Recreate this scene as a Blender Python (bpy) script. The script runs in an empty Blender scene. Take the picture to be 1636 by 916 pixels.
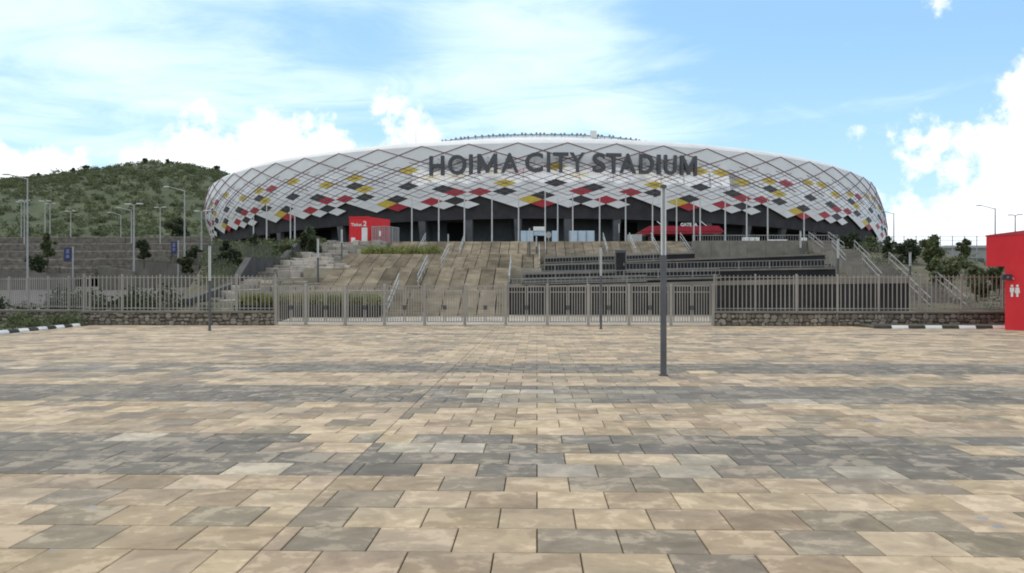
import bpy, math, random
import numpy as np
from mathutils import Vector, Matrix

random.seed(7)
RNG = np.random.default_rng(7)
SC = bpy.context.scene
COL = SC.collection
R = math.radians

# ------------------------------------------------------------------ camera
F = 1375.0                      # focal length in photo pixels (1636 wide)
CAMH = 1.84
YAW = math.atan(40 / F)
cd = bpy.data.cameras.new('camera')
cd.sensor_width = 36.0
cd.lens = 36.0 * F / 1636.0
cd.shift_y = 2 / 1636.0
cd.clip_start = 0.05
cd.clip_end = 5000
cam = bpy.data.objects.new('camera', cd)
cam.location = (0, 0, CAMH)
cam.rotation_euler = (R(90), 0, YAW)
COL.objects.link(cam)
SC.camera = cam

def W(px, py, D):
    """photo pixel + depth along +Y -> world point"""
    xc = (px - 818) / F
    X = xc * math.cos(YAW) - math.sin(YAW)
    Y = xc * math.sin(YAW) + math.cos(YAW)
    s = D / Y
    return Vector((X * s, D, CAMH + (460 - py) / F * s))

def WX(px, D): return W(px, 460, D).x
def WZ(py, px, D): return W(px, py, D).z
def WDIR(px, py):
    v = W(px, py, 10.0) - Vector((0, 0, CAMH))
    return v.normalized()

# ------------------------------------------------------------------ view / sun / sky
SC.view_settings.view_transform = 'Standard'
SC.view_settings.look = 'None'
SC.view_settings.gamma = 1.0
SC.view_settings.exposure = 0.16
SC.view_settings.use_curve_mapping = False
SC.cycles.filter_width = 1.9          # the photograph is a soft video frame
SUN_EL, SUN_AZ = R(62), R(-35)      # azimuth from +Y towards +X
SKY_STRENGTH = 0.13
sd = bpy.data.lights.new('sun', 'SUN')
sd.energy = 1.5
sd.angle = R(18)
sd.color = (1.0, 0.95, 0.88)
sun = bpy.data.objects.new('sun', sd)
sdir = Vector((math.sin(SUN_AZ) * math.cos(SUN_EL), math.cos(SUN_AZ) * math.cos(SUN_EL), math.sin(SUN_EL)))
sun.rotation_euler = (-sdir).to_track_quat('-Z', 'Y').to_euler()
sun.location = (0, 0, 80)
COL.objects.link(sun)

class NT:
    """small node-tree helper"""
    def __init__(self, tree):
        self.t = tree
        tree.nodes.clear()
    def n(self, typ, **kw):
        nd = self.t.nodes.new(typ)
        for k, v in kw.items(): setattr(nd, k, v)
        return nd
    def l(self, a, b): self.t.links.new(a, b)
    def m(self, op, a, b=None, c=None, clamp=False):
        nd = self.n('ShaderNodeMath', operation=op, use_clamp=clamp)
        for i, v in enumerate((a, b, c)):
            if v is None: continue
            if isinstance(v, (int, float)): nd.inputs[i].default_value = v
            else: self.l(v, nd.inputs[i])
        return nd.outputs[0]
    def vm(self, op, a, b=None):
        nd = self.n('ShaderNodeVectorMath', operation=op)
        for i, v in enumerate((a, b)):
            if v is None: continue
            if isinstance(v, (tuple, Vector)): nd.inputs[i].default_value = tuple(v)
            else: self.l(v, nd.inputs[i])
        return nd
    def ramp(self, x, a, b, lo=0.0, hi=1.0):
        nd = self.n('ShaderNodeMapRange', interpolation_type='SMOOTHSTEP')
        self.l(x, nd.inputs[0])
        nd.inputs[1].default_value = a; nd.inputs[2].default_value = b
        nd.inputs[3].default_value = lo; nd.inputs[4].default_value = hi
        return nd.outputs[0]
    def mix(self, f, a, b, blend='MIX'):
        nd = self.n('ShaderNodeMix', data_type='RGBA', blend_type=blend)
        for s, v in ((nd.inputs[0], f), (nd.inputs[6], a), (nd.inputs[7], b)):
            if isinstance(v, (int, float)): s.default_value = v
            elif isinstance(v, (tuple, list)): s.default_value = (v[0], v[1], v[2], 1)
            else: self.l(v, s)
        return nd.outputs[2]
    def noise(self, vec, scale, detail=4, rough=0.55, dist=0.0):
        nd = self.n('ShaderNodeTexNoise')
        if vec is not None: self.l(vec, nd.inputs['Vector'])
        nd.inputs['Scale'].default_value = scale
        nd.inputs['Detail'].default_value = detail
        nd.inputs['Roughness'].default_value = rough
        nd.inputs['Distortion'].default_value = dist
        return nd.outputs[0]

def build_world():
    w = bpy.data.worlds.new('World')
    SC.world = w
    w.use_nodes = True
    t = NT(w.node_tree)
    out = t.n('ShaderNodeOutputWorld')
    bg = t.n('ShaderNodeBackground')
    bg.inputs[1].default_value = SKY_STRENGTH
    sky = t.n('ShaderNodeTexSky', sky_type='NISHITA')
    sky.sun_disc = False
    sky.sun_elevation = SUN_EL
    sky.sun_rotation = SUN_AZ
    sky.altitude = 1100
    sky.air_density = 1.0; sky.dust_density = 1.6; sky.ozone_density = 1.5
    tc = t.n('ShaderNodeTexCoord')
    d = t.vm('NORMALIZE', tc.outputs['Generated']).outputs[0]
    sx = t.n('ShaderNodeSeparateXYZ'); t.l(d, sx.inputs[0])
    # thin high cloud on a flat layer
    zz = t.m('ADD', t.m('MAXIMUM', sx.outputs[2], 0.0), 0.12)
    cx = t.n('ShaderNodeCombineXYZ')
    t.l(t.m('DIVIDE', sx.outputs[0], zz), cx.inputs[0])
    t.l(t.m('DIVIDE', sx.outputs[1], zz), cx.inputs[1])
    p = cx.outputs[0]
    p1 = t.n('ShaderNodeMapping'); t.l(p, p1.inputs[0])
    p1.inputs['Rotation'].default_value = (0, 0, R(35))
    p1.inputs['Scale'].default_value = (0.72, 1.0, 1.0)
    p1.inputs['Location'].default_value = (1.7, 0.6, 0.0)
    big = t.noise(p1.outputs[0], 0.8, 5, 0.6, 0.6)
    fine = t.noise(p1.outputs[0], 2.4, 6, 0.62, 1.2)
    left = t.ramp(sx.outputs[0], 0.30, -0.35)          # the veil thickens away from the clear quarter
    cir = t.m('ADD', t.m('MULTIPLY', big, 0.75), t.m('MULTIPLY', fine, 0.45))
    cir = t.m('ADD', cir, t.m('MULTIPLY', left, 0.13))
    for (px, py, r0, r1, k) in ((880, 130, 300, 60, .17), (40, 60, 330, 60, .09), (960, -120, 260, 60, .08), (1050, 330, 220, 60, .05)):
        dist = t.vm('DISTANCE', d, WDIR(px, py)).outputs['Value']
        cir = t.m('ADD', cir, t.ramp(dist, r0 / F, r1 / F, 0.0, k))
    cir = t.m('SUBTRACT', cir, 0.05)
    cirm = t.m('MULTIPLY', t.ramp(cir, 0.56, 0.88), 0.9)
    # heaped clouds: overlapping puffs given by direction and angular radius, broken up by noise
    puffs = []
    def puff(px, py, r): puffs.append((WDIR(px, py), r / F))
    for a in ((20, 266, 32), (80, 258, 26), (122, 270, 26), (-60, 262, 60), (60, 300, 60),
              (318, 167, 17), (322, 178, 11),
              (425, 200, 28), (400, 220, 34), (455, 210, 32), (488, 202, 16), (528, 206, 18), (545, 214, 16), (360, 245, 38),
              (310, 260, 50), (440, 265, 75), (520, 265, 60), (240, 290, 55),
              (614, 170, 18), (638, 180, 22), (655, 198, 30), (680, 222, 30), (625, 198, 22),
              (1425, 215, 16), (1455, 225, 26), (1500, 222, 26), (1550, 228, 34), (1600, 215, 46), (1640, 165, 42), (1672, 130, 46), (1700, 200, 90), (1375, 211, 8),
              (1470, 262, 24), (1530, 270, 34), (1600, 275, 44), (1680, 290, 80), (1560, 345, 55), (1440, 365, 40), (1640, 360, 70), (1500, 390, 55),
              (1500, -6, 14), (1390, 345, 30), (1290, 310, 16), (1230, 290, 12)):
        puff(*a)
    nz = t.noise(d, 26.0, 6, 0.62, 0.0)
    nz2 = t.noise(d, 80.0, 4, 0.6, 0.0)
    acc = None
    for c, r in puffs:
        dist = t.vm('DISTANCE', d, c).outputs['Value']
        e = t.m('MULTIPLY', t.m('SUBTRACT', r, dist), 1.0 / 0.028)
        acc = e if acc is None else t.m('SMOOTH_MAX', acc, e, 0.25)
    brk = t.m('ADD', t.m('MULTIPLY', t.m('SUBTRACT', nz, 0.5), 2.6), t.m('MULTIPLY', t.m('SUBTRACT', nz2, 0.5), 0.9))
    acc = t.m('ADD', acc, brk)
    # more cloud added overhead and outside the frame, to whiten and brighten the light
    gen = t.noise(d, 3.2, 6, 0.6, 0.0)
    unseen_mask = t.m('MAXIMUM', t.ramp(sx.outputs[2], 0.44, 0.62), t.ramp(sx.outputs[1], 0.62, 0.3))
    genm = t.m('MULTIPLY', t.ramp(gen, 0.38, 0.58), unseen_mask)
    cum = t.m('MAXIMUM', t.ramp(acc, -0.15, 0.55), genm)
    # haze towards the horizon
    hz = t.ramp(sx.outputs[2], 0.30, -0.02, 0.0, 0.55)
    base = t.mix(1.0, sky.outputs[0], (1.03, 1.02, 0.97), 'MULTIPLY')
    lift = t.mix(0.5, base, (2.9, 5.7, 8.8))
    c0 = t.mix(hz, lift, (5.2, 7.3, 8.5))
    c1 = t.mix(cirm, c0, (6.6, 8.0, 8.5))
    shade = t.ramp(t.noise(d, 14.0, 5, 0.6), 0.35, 0.65)
    cc = t.mix(shade, (7.2, 7.7, 8.2), (9.0, 9.0, 9.0))
    c2 = t.mix(t.m('MULTIPLY', cum, 0.95), c1, cc)
    # below the horizon: dull ground tone
    c3 = t.mix(t.ramp(sx.outputs[2], -0.02, -0.08), c2, (1.6, 1.5, 1.3))
    t.l(c3, bg.inputs[0])
    t.l(bg.outputs[0], out.inputs[0])
build_world()

# ------------------------------------------------------------------ materials
MATS = {}
def new_mat(name):
    m = bpy.data.materials.new(name); m.use_nodes = True
    t = NT(m.node_tree)
    o = t.n('ShaderNodeOutputMaterial'); b = t.n('ShaderNodeBsdfPrincipled')
    t.l(b.outputs[0], o.inputs[0])
    MATS[name] = m
    return m, t, b, o

def mat(name, col, rough=0.7, var=0.15, scale=3.0, metal=0.0, bump=0.0, bscale=30.0, dirt=None, dirtamt=0.5, streak=False, perobj=0.0):
    m, t, b, o = new_mat(name)
    g = t.n('ShaderNodeNewGeometry')
    pos = g.outputs['Position']
    if streak:
        mp = t.n('ShaderNodeMapping'); t.l(pos, mp.inputs[0]); mp.inputs['Scale'].default_value = (1, 1, 0.15); pos = mp.outputs[0]
    nz = t.noise(pos, scale, 5, 0.6)
    f = t.ramp(nz, 0.3, 0.7)
    lo = tuple(c * (1 - var) for c in col); hi = tuple(min(1, c * (1 + var)) for c in col)
    c = t.mix(f, lo, hi)
    if dirt:
        d2 = t.ramp(t.noise(pos, scale * 0.37, 6, 0.65), 0.45, 0.75, 0, dirtamt)
        c = t.mix(d2, c, dirt)
    if perobj:
        oi = t.n('ShaderNodeObjectInfo')
        k = t.m('MULTIPLY_ADD', oi.outputs['Random'], 2 * perobj, 1 - perobj)
        hsv = t.n('ShaderNodeHueSaturation'); t.l(c, hsv.inputs['Color']); t.l(k, hsv.inputs['Value']); c = hsv.outputs[0]
    t.l(c, b.inputs['Base Color'])
    b.inputs['Roughness'].default_value = rough
    b.inputs['Metallic'].default_value = metal
    b.inputs['Specular IOR Level'].default_value = 0.5 if rough < 0.6 else 0.2
    if bump:
        bn = t.n('ShaderNodeBump'); bn.inputs['Strength'].default_value = bump
        bn.inputs['Distance'].default_value = 0.02
        t.l(t.noise(g.outputs['Position'], bscale, 4, 0.6), bn.inputs['Height'])
        t.l(bn.outputs[0], b.inputs['Normal'])
    return m

def leaf_mat(name, a, b_, trans=0.25):
    m, t, b, o = new_mat(name)
    g = t.n('ShaderNodeNewGeometry')
    f = g.outputs['Random Per Island']
    nz = t.noise(g.outputs['Position'], 0.35, 3)
    k = t.m('ADD', t.m('MULTIPLY', f, 0.65), t.m('MULTIPLY', t.ramp(nz, 0.35, 0.65), 0.35))
    c = t.mix(k, a, b_)
    t.l(c, b.inputs['Base Color'])
    b.inputs['Roughness'].default_value = 0.65
    tr = t.n('ShaderNodeBsdfTranslucent'); t.l(c, tr.inputs[0])
    mx = t.n('ShaderNodeMixShader'); mx.inputs[0].default_value = trans
    t.l(b.outputs[0], mx.inputs[1]); t.l(tr.outputs[0], mx.inputs[2]); t.l(mx.outputs[0], o.inputs[0])
    return m

def slab_mat(name, src):
    m, t, b, o = new_mat(name)
    if src == 'OBJ':
        s = t.n('ShaderNodeObjectInfo'); col = s.outputs['Color']; al = s.outputs['Alpha']
    else:
        s = t.n('ShaderNodeAttribute', attribute_name='tone'); col = s.outputs['Color']; al = s.outputs['Alpha']
    g = t.n('ShaderNodeNewGeometry')
    off = t.n('ShaderNodeCombineXYZ')
    t.l(t.m('MULTIPLY', al, 91.0), off.inputs[0]); t.l(t.m('MULTIPLY', al, 37.0), off.inputs[2])
    pos = t.vm('ADD', g.outputs['Position'], off.outputs[0]).outputs[0]
    world = g.outputs['Position']
    n1 = t.noise(pos, 2.3, 5, 0.55, 0.7)
    n2 = t.noise(pos, 9.0, 5, 0.65, 0.3)
    n3 = t.noise(world, 0.55, 4, 0.6, 0.4)
    n4 = t.noise(world, 140.0, 3, 0.7)
    # pale dusty film and darker damp patches with soft edges
    fl = t.ramp(t.m('ADD', n1, t.m('MULTIPLY', t.m('SUBTRACT', n2, 0.5), 0.55)), 0.50, 0.63)
    fd = t.ramp(t.m('ADD', n1, t.m('MULTIPLY', t.m('SUBTRACT', n2, 0.5), 0.3)), 0.50, 0.30)
    pale = t.mix(0.30, t.mix(1.0, col, (1.38, 1.36, 1.34), 'MULTIPLY'), (0.60, 0.475, 0.34))
    dark = t.mix(1.0, col, (0.64, 0.62, 0.60), 'MULTIPLY')
    c = t.mix(t.m('MULTIPLY', fl, 0.8), col, pale)
    c = t.mix(t.m('MULTIPLY', fd, 0.75), c, dark)
    mp = t.n('ShaderNodeMapping'); t.l(world, mp.inputs[0]); mp.inputs['Scale'].default_value = (0.22, 0.9, 1.0)
    n5 = t.noise(mp.outputs[0], 0.6, 5, 0.62, 0.6)
    c = t.mix(t.ramp(n5, 0.46, 0.70, 0, 0.52), c, (0.155, 0.132, 0.104))      # broad damp staining
    c = t.mix(t.ramp(n3, 0.50, 0.75, 0, 0.25), c, (0.46, 0.36, 0.23))
    sp = t.m('MULTIPLY_ADD', n4, 0.5, 0.75)
    hsv = t.n('ShaderNodeHueSaturation'); t.l(c, hsv.inputs['Color']); t.l(sp, hsv.inputs['Value'])
    wet = t.ramp(t.m('ADD', t.noise(pos, 3.6, 2, 0.45, 0.2), t.m('MULTIPLY', t.noise(world, 0.45, 2), 0.6)), 1.06, 1.12)
    c = t.mix(t.m('MULTIPLY', wet, 0.55), hsv.outputs[0], (0.11, 0.105, 0.11))
    t.l(c, b.inputs['Base Color'])
    t.l(t.m('MULTIPLY_ADD', wet, -0.55, 0.74), b.inputs['Roughness'])
    b.inputs['Specular IOR Level'].default_value = 0.3
    bn = t.n('ShaderNodeBump'); bn.inputs['Strength'].default_value = 0.25; bn.inputs['Distance'].default_value = 0.004
    t.l(t.m('MULTIPLY', t.noise(pos, 60.0, 4, 0.6), t.m('SUBTRACT', 1.0, wet)), bn.inputs['Height'])
    t.l(bn.outputs[0], b.inputs['Normal'])
    return m

M = MATS
slab_mat('slab_single', 'OBJ'); slab_mat('slab_field', 'ATTR')
mat('joint_sand', (0.075, 0.06, 0.047), 0.95, 0.3, 6, dirt=(0.26, 0.205, 0.14), dirtamt=0.7)
mat('soil', (0.11, 0.095, 0.062), 0.95, 0.3, 0.6, bump=0.5, bscale=3, dirt=(0.07, 0.09, 0.035), dirtamt=0.7)
mat('asphalt', (0.12, 0.108, 0.094), 0.9, 0.15, 0.8, bump=0.2)
mat('paleconcrete', (0.37, 0.325, 0.265), 0.85, 0.15, 0.7, dirt=(0.3, 0.26, 0.2), dirtamt=0.4)
mat('concrete', (0.225, 0.20, 0.168), 0.88, 0.18, 0.9, bump=0.15, dirt=(0.14, 0.125, 0.1), dirtamt=0.5)
mat('oldconcrete', (0.165, 0.148, 0.124), 0.9, 0.2, 0.6, dirt=(0.10, 0.09, 0.07), dirtamt=0.6)
mat('darkwall', (0.028, 0.027, 0.028), 0.85, 0.25, 0.8, dirt=(0.06, 0.056, 0.05), dirtamt=0.35)
mat('planterwall', (0.075, 0.072, 0.066), 0.85, 0.2, 0.9)
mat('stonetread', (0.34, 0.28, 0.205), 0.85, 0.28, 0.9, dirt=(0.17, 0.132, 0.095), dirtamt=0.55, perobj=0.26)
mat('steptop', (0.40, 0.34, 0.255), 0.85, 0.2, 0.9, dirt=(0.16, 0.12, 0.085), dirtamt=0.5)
mat('greyblock', (0.36, 0.32, 0.27), 0.88, 0.2, 1.2, dirt=(0.15, 0.13, 0.11), dirtamt=0.45, perobj=0.36)
def rubble_mat():
    m, t, b, o = new_mat('rubble')
    g = t.n('ShaderNodeNewGeometry'); r = g.outputs['Random Per Island']
    c = t.mix(r, (0.14, 0.115, 0.088), (0.36, 0.315, 0.25))
    c = t.mix(t.ramp(t.noise(g.outputs['Position'], 9.0, 5, 0.6), 0.35, 0.7, 0, .5), c, (0.12, 0.095, 0.07))
    t.l(c, b.inputs['Base Color']); b.inputs['Roughness'].default_value = 0.92
rubble_mat()
mat('mortar', (0.085, 0.072, 0.058), 0.95, 0.25, 4)
mat('fencemetal', (0.345, 0.312, 0.27), 0.6, 0.12, 2.0, metal=0.0, dirt=(0.14, 0.115, 0.09), dirtamt=0.45, streak=True)
mat('railmetal', (0.33, 0.32, 0.30), 0.45, 0.1, 2.0, metal=0.2)
mat('ramprail', (0.24, 0.228, 0.205), 0.5, 0.1, 2.0)
mat('siderail', (0.25, 0.235, 0.212), 0.5, 0.1, 2.0)
mat('lock', (0.07, 0.07, 0.07), 0.5, 0.1, 3)
mat('gabion', (0.16, 0.14, 0.115), 0.95, 0.35, 2.2, bump=0.8, bscale=5, dirt=(0.075, 0.066, 0.055), dirtamt=0.55)
mat('gabionledge', (0.15, 0.13, 0.10), 0.95, 0.3, 1.0)
mat('red', (0.66, 0.034, 0.042), 0.6, 0.06, 1.0, dirt=(0.52, 0.055, 0.05), dirtamt=0.4)
mat('shadedred', (0.33, 0.025, 0.045), 0.6, 0.1, 1.0)  # red darkened to paint in the shade under the stadium overhang
mat('redpanel', (0.40, 0.03, 0.04), 0.5, 0.12, 1.5)
mat('yellowpanel', (0.60, 0.43, 0.06), 0.5, 0.12, 1.5)
mat('blackpanel', (0.035, 0.032, 0.034), 0.5, 0.2, 1.5)
mat('whitepanel', (0.77, 0.745, 0.73), 0.55, 0.05, 0.3, dirt=(0.66, 0.63, 0.61), dirtamt=0.5, perobj=0.05)
mat('membrane', (0.68, 0.66, 0.635), 0.6, 0.05, 0.25, dirt=(0.58, 0.56, 0.53), dirtamt=0.6, perobj=0.03)
mat('roofwhite', (0.72, 0.70, 0.65), 0.5, 0.05, 0.2, dirt=(0.62, 0.58, 0.5), dirtamt=0.4)
mat('lattice', (0.20, 0.085, 0.088), 0.5, 0.15, 1.0)
mat('latticegrey', (0.20, 0.165, 0.165), 0.5, 0.15, 1.0)
mat('pier', (0.6, 0.585, 0.57), 0.8, 0.1, 0.5)
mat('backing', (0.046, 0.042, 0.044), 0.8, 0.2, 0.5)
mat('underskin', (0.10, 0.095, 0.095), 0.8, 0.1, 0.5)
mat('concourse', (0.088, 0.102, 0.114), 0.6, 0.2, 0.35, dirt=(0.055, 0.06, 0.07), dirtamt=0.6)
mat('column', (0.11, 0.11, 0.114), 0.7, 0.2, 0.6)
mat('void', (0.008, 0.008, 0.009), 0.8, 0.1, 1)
mat('letter', (0.062, 0.062, 0.066), 0.45, 0.12, 0.8)
mat('whitepaint', (0.74, 0.73, 0.70), 0.5, 0.06, 2.0, dirt=(0.5, 0.47, 0.42), dirtamt=0.35)
mat('blackpaint', (0.05, 0.048, 0.045), 0.7, 0.25, 2.0)
mat('palebluepanel', (0.42, 0.52, 0.60), 0.4, 0.08, 1.0)
mat('polegrey', (0.50, 0.49, 0.47), 0.45, 0.08, 1.5)
mat('poledark', (0.085, 0.085, 0.09), 0.5, 0.15, 2.5, dirt=(0.14, 0.12, 0.1), dirtamt=0.3)
mat('galv', (0.36, 0.355, 0.34), 0.5, 0.1, 1.5, metal=0.1)
mat('diffuser', (0.66, 0.66, 0.64), 0.3, 0.05, 2.0)
mat('navy', (0.022, 0.025, 0.085), 0.5, 0.15, 2.0)
mat('posterprint', (0.14, 0.15, 0.27), 0.5, 0.3, 6.0)
mat('bark', (0.10, 0.075, 0.055), 0.9, 0.3, 8)
mat('farbuilding', (0.36, 0.355, 0.34), 0.8, 0.08, 0.1, dirt=(0.28, 0.27, 0.26), dirtamt=0.4)
mat('meshfence', (0.23, 0.225, 0.22), 0.6, 0.1, 1.0)
leaf_mat('leaf_dark', (0.026, 0.037, 0.018), (0.078, 0.096, 0.038))
leaf_mat('leaf_mid', (0.048, 0.066, 0.026), (0.145, 0.16, 0.06))
leaf_mat('leaf_yellow', (0.11, 0.13, 0.035), (0.31, 0.315, 0.10))
leaf_mat('leaf_sage', (0.07, 0.08, 0.05), (0.20, 0.20, 0.13))
leaf_mat('scrub_leaf', (0.078, 0.094, 0.040), (0.135, 0.152, 0.066), 0.45)
def hill_mat():
    m, t, b, o = new_mat('hillgrass')
    g = t.n('ShaderNodeNewGeometry'); p = g.outputs['Position']
    c = t.mix(t.ramp(t.noise(p, 0.05, 6, 0.65), 0.35, 0.65), (0.048, 0.062, 0.026), (0.086, 0.098, 0.04))
    c = t.mix(t.ramp(t.noise(p, 0.22, 5, 0.65), 0.5, 0.68), c, (0.035, 0.045, 0.018))
    t.l(c, b.inputs['Base Color']); b.inputs['Roughness'].default_value = 0.95
hill_mat()
def skyglow_mat():
    m, t, b, o = new_mat('skyglow_pane')
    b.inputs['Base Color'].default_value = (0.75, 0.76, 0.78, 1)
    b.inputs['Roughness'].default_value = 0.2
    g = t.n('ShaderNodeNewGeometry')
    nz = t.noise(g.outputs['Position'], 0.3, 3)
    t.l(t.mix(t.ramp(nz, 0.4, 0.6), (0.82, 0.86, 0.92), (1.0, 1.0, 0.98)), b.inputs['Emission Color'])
    b.inputs['Emission Strength'].default_value = 0.6  # added glow in place of bright sky seen through the shell openings
skyglow_mat()
def screen_mat(name, col):
    """perforated cladding sheet: lets part of what is behind show through"""
    m, t, b, o = new_mat(name)
    b.inputs['Base Color'].default_value = (*col, 1); b.inputs['Roughness'].default_value = 0.6
    tr = t.n('ShaderNodeBsdfTransparent')
    mx = t.n('ShaderNodeMixShader'); mx.inputs[0].default_value = 0.5
    t.l(tr.outputs[0], mx.inputs[1]); t.l(b.outputs[0], mx.inputs[2]); t.l(mx.outputs[0], o.inputs[0])
screen_mat('mesh_white', (0.60, 0.59, 0.58)); screen_mat('mesh_yellow', (0.50, 0.38, 0.06))
screen_mat('mesh_red', (0.36, 0.03, 0.04)); screen_mat('mesh_black', (0.03, 0.03, 0.03))
screen_mat('weldmesh', (0.23, 0.225, 0.22))

# ------------------------------------------------------------------ mesh helpers
class MB:
    def __init__(self): self.v = []; self.f = []; self.mi = []
    def add(self, vs, fs, mi=0):
        o = len(self.v); self.v += [tuple(p) for p in vs]
        self.f += [tuple(i + o for i in f) for f in fs]; self.mi += [mi] * len(fs); return self
    def box(self, x0, x1, y0, y1, z0, z1, mi=0):
        return self.add([(x0, y0, z0), (x1, y0, z0), (x1, y1, z0), (x0, y1, z0), (x0, y0, z1), (x1, y0, z1), (x1, y1, z1), (x0, y1, z1)],
                        [(0, 3, 2, 1), (4, 5, 6, 7), (0, 1, 5, 4), (1, 2, 6, 5), (2, 3, 7, 6), (3, 0, 4, 7)], mi)
    def bev(self, x0, x1, y0, y1, z0, z1, e=0.01, mi=0):
        """box with its upper edges chamfered"""
        vs = [(x0, y0, z0), (x1, y0, z0), (x1, y1, z0), (x0, y1, z0), (x0, y0, z1 - e), (x1, y0, z1 - e), (x1, y1, z1 - e), (x0, y1, z1 - e),
              (x0 + e, y0 + e, z1), (x1 - e, y0 + e, z1), (x1 - e, y1 - e, z1), (x0 + e, y1 - e, z1)]
        fs = [(0, 3, 2, 1), (0, 1, 5, 4), (1, 2, 6, 5), (2, 3, 7, 6), (3, 0, 4, 7), (4, 5, 9, 8), (5, 6, 10, 9), (6, 7, 11, 10), (7, 4, 8, 11), (8, 9, 10, 11)]
        return self.add(vs, fs, mi)
    def tube(self, p0, p1, r0, r1=None, n=8, mi=0, caps=True):
        r1 = r0 if r1 is None else r1
        p0 = Vector(p0); p1 = Vector(p1); ax = (p1 - p0)
        if ax.length < 1e-6: return self
        ax.normalize()
        a = ax.orthogonal().normalized(); b = ax.cross(a)
        vs = []
        for p, r in ((p0, r0), (p1, r1)):
            for i in range(n):
                th = 2 * math.pi * (i + 0.5) / n
                vs.append(p + a * (r * math.cos(th)) + b * (r * math.sin(th)))
        fs = [(i, (i + 1) % n, n + (i + 1) % n, n + i) for i in range(n)]
        if caps: fs += [tuple(range(n - 1, -1, -1)), tuple(range(n, 2 * n))]
        return self.add(vs, fs, mi)
    def bar(self, p0, p1, w, h, mi=0):
        """square-section bar"""
        p0 = Vector(p0); p1 = Vector(p1); ax = (p1 - p0).normalized()
        up = Vector((0, 0, 1)) if abs(ax.z) < 0.95 else Vector((0, 1, 0))
        s = ax.cross(up).normalized(); u = s.cross(ax)
        vs = []
        for p in (p0, p1):
            for a, b in ((-1, -1), (1, -1), (1, 1), (-1, 1)): vs.append(p + s * (a * w / 2) + u * (b * h / 2))
        return self.add(vs, [(0, 1, 2, 3), (7, 6, 5, 4), (0, 4, 5, 1), (1, 5, 6, 2), (2, 6, 7, 3), (3, 7, 4, 0)], mi)
    def path(self, pts, r, n=6):
        for a, b in zip(pts[:-1], pts[1:]): self.tube(a, b, r, r, n)
        return self
    def mesh(self, name):
        me = bpy.data.meshes.new(name); me.from_pydata(self.v, [], self.f); me.update()
        return me
    def build(self, name, m, parent=None, smooth=False, kind=None):
        me = self.mesh(name)
        ms = m if isinstance(m, (list, tuple)) else [m]
        for k in ms: me.materials.append(M[k])
        if len(ms) > 1: me.polygons.foreach_set('material_index', self.mi)
        if smooth: me.polygons.foreach_set('use_smooth', [True] * len(me.polygons))
        o = bpy.data.objects.new(name, me); COL.objects.link(o)
        if parent: link_parent(o, parent)
        if kind: o['kind'] = kind
        return o

def link_parent(o, p):
    o.parent = p
    o.matrix_parent_inverse = p.matrix_basis.inverted()
def empty(name, loc=(0, 0, 0)):
    o = bpy.data.objects.new(name, None); o.empty_display_size = 0.2; o.location = loc; COL.objects.link(o); return o
def tag(o, label, cat, group=None):
    o['label'] = label; o['category'] = cat
    if group: o['group'] = group
    return o
def thing(name, loc, label, cat, group=None): return tag(empty(name, loc), label, cat, group)
def struct(o): o['kind'] = 'structure'; return o
def inst(name, me, parent=None, loc=(0, 0, 0), rz=0.0, scale=None):
    o = bpy.data.objects.new(name, me); COL.objects.link(o)
    o.location = loc; o.rotation_euler = (0, 0, rz)
    if scale: o.scale = scale
    if parent: link_parent(o, parent)
    return o
def copy_tree(o, parent=None):
    c = o.copy(); COL.objects.link(c)
    if parent is not None: c.parent = parent
    for ch in list(o.children): copy_tree(ch, c)
    return c
ORD = ['first', 'second', 'third', 'fourth', 'fifth', 'sixth', 'seventh', 'eighth', 'ninth', 'tenth', 'eleventh', 'twelfth', 'thirteenth',
       'fourteenth', 'fifteenth', 'sixteenth', 'seventeenth', 'eighteenth', 'nineteenth', 'twentieth', 'twenty-first', 'twenty-second',
       'twenty-third', 'twenty-fourth', 'twenty-fifth']

def leaf_mesh(name, clumps, n, size, flat=0.35, seed=1, elong=1.0):
    """many small leaf quads filling a list of ellipsoid clumps (centre, radii)"""
    rg = np.random.default_rng(seed)
    C = np.array([c[0] for c in clumps], float); A = np.array([c[1] for c in clumps], float)
    wgt = A.prod(axis=1) ** 0.67; wgt /= wgt.sum()
    k = rg.choice(len(clumps), n, p=wgt)
    d = rg.normal(size=(n, 3)); d /= np.linalg.norm(d, axis=1)[:, None]
    r = rg.uniform(0.2, 1.0, n) ** 0.5 * (1 + .16 * rg.normal(size=n).clip(-1, 2))
    P = C[k] + d * A[k] * r[:, None]
    a = rg.normal(size=(n, 3)); a[:, 2] *= flat + 0.3; a /= np.linalg.norm(a, axis=1)[:, None]
    b = rg.normal(size=(n, 3)); b -= (b * a).sum(1)[:, None] * a; b /= np.linalg.norm(b, axis=1)[:, None]
    s = size * rg.uniform(0.6, 1.4, n)
    a = a * (s * elong)[:, None]; b = b * (s * 0.55)[:, None]
    V = np.stack([P - a, P - b * 0.9, P + a, P + b * 0.9], axis=1).reshape(-1, 3)
    Fc = np.arange(4 * n).reshape(-1, 4)
    me = bpy.data.meshes.new(name)
    me.vertices.add(4 * n); me.vertices.foreach_set('co', V.ravel())
    me.loops.add(4 * n); me.loops.foreach_set('vertex_index', Fc.ravel())
    me.polygons.add(n); me.polygons.foreach_set('loop_start', np.arange(0, 4 * n, 4)); me.polygons.foreach_set('loop_total', np.full(n, 4))
    me.update(calc_edges=True); me.validate()
    return me
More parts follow.
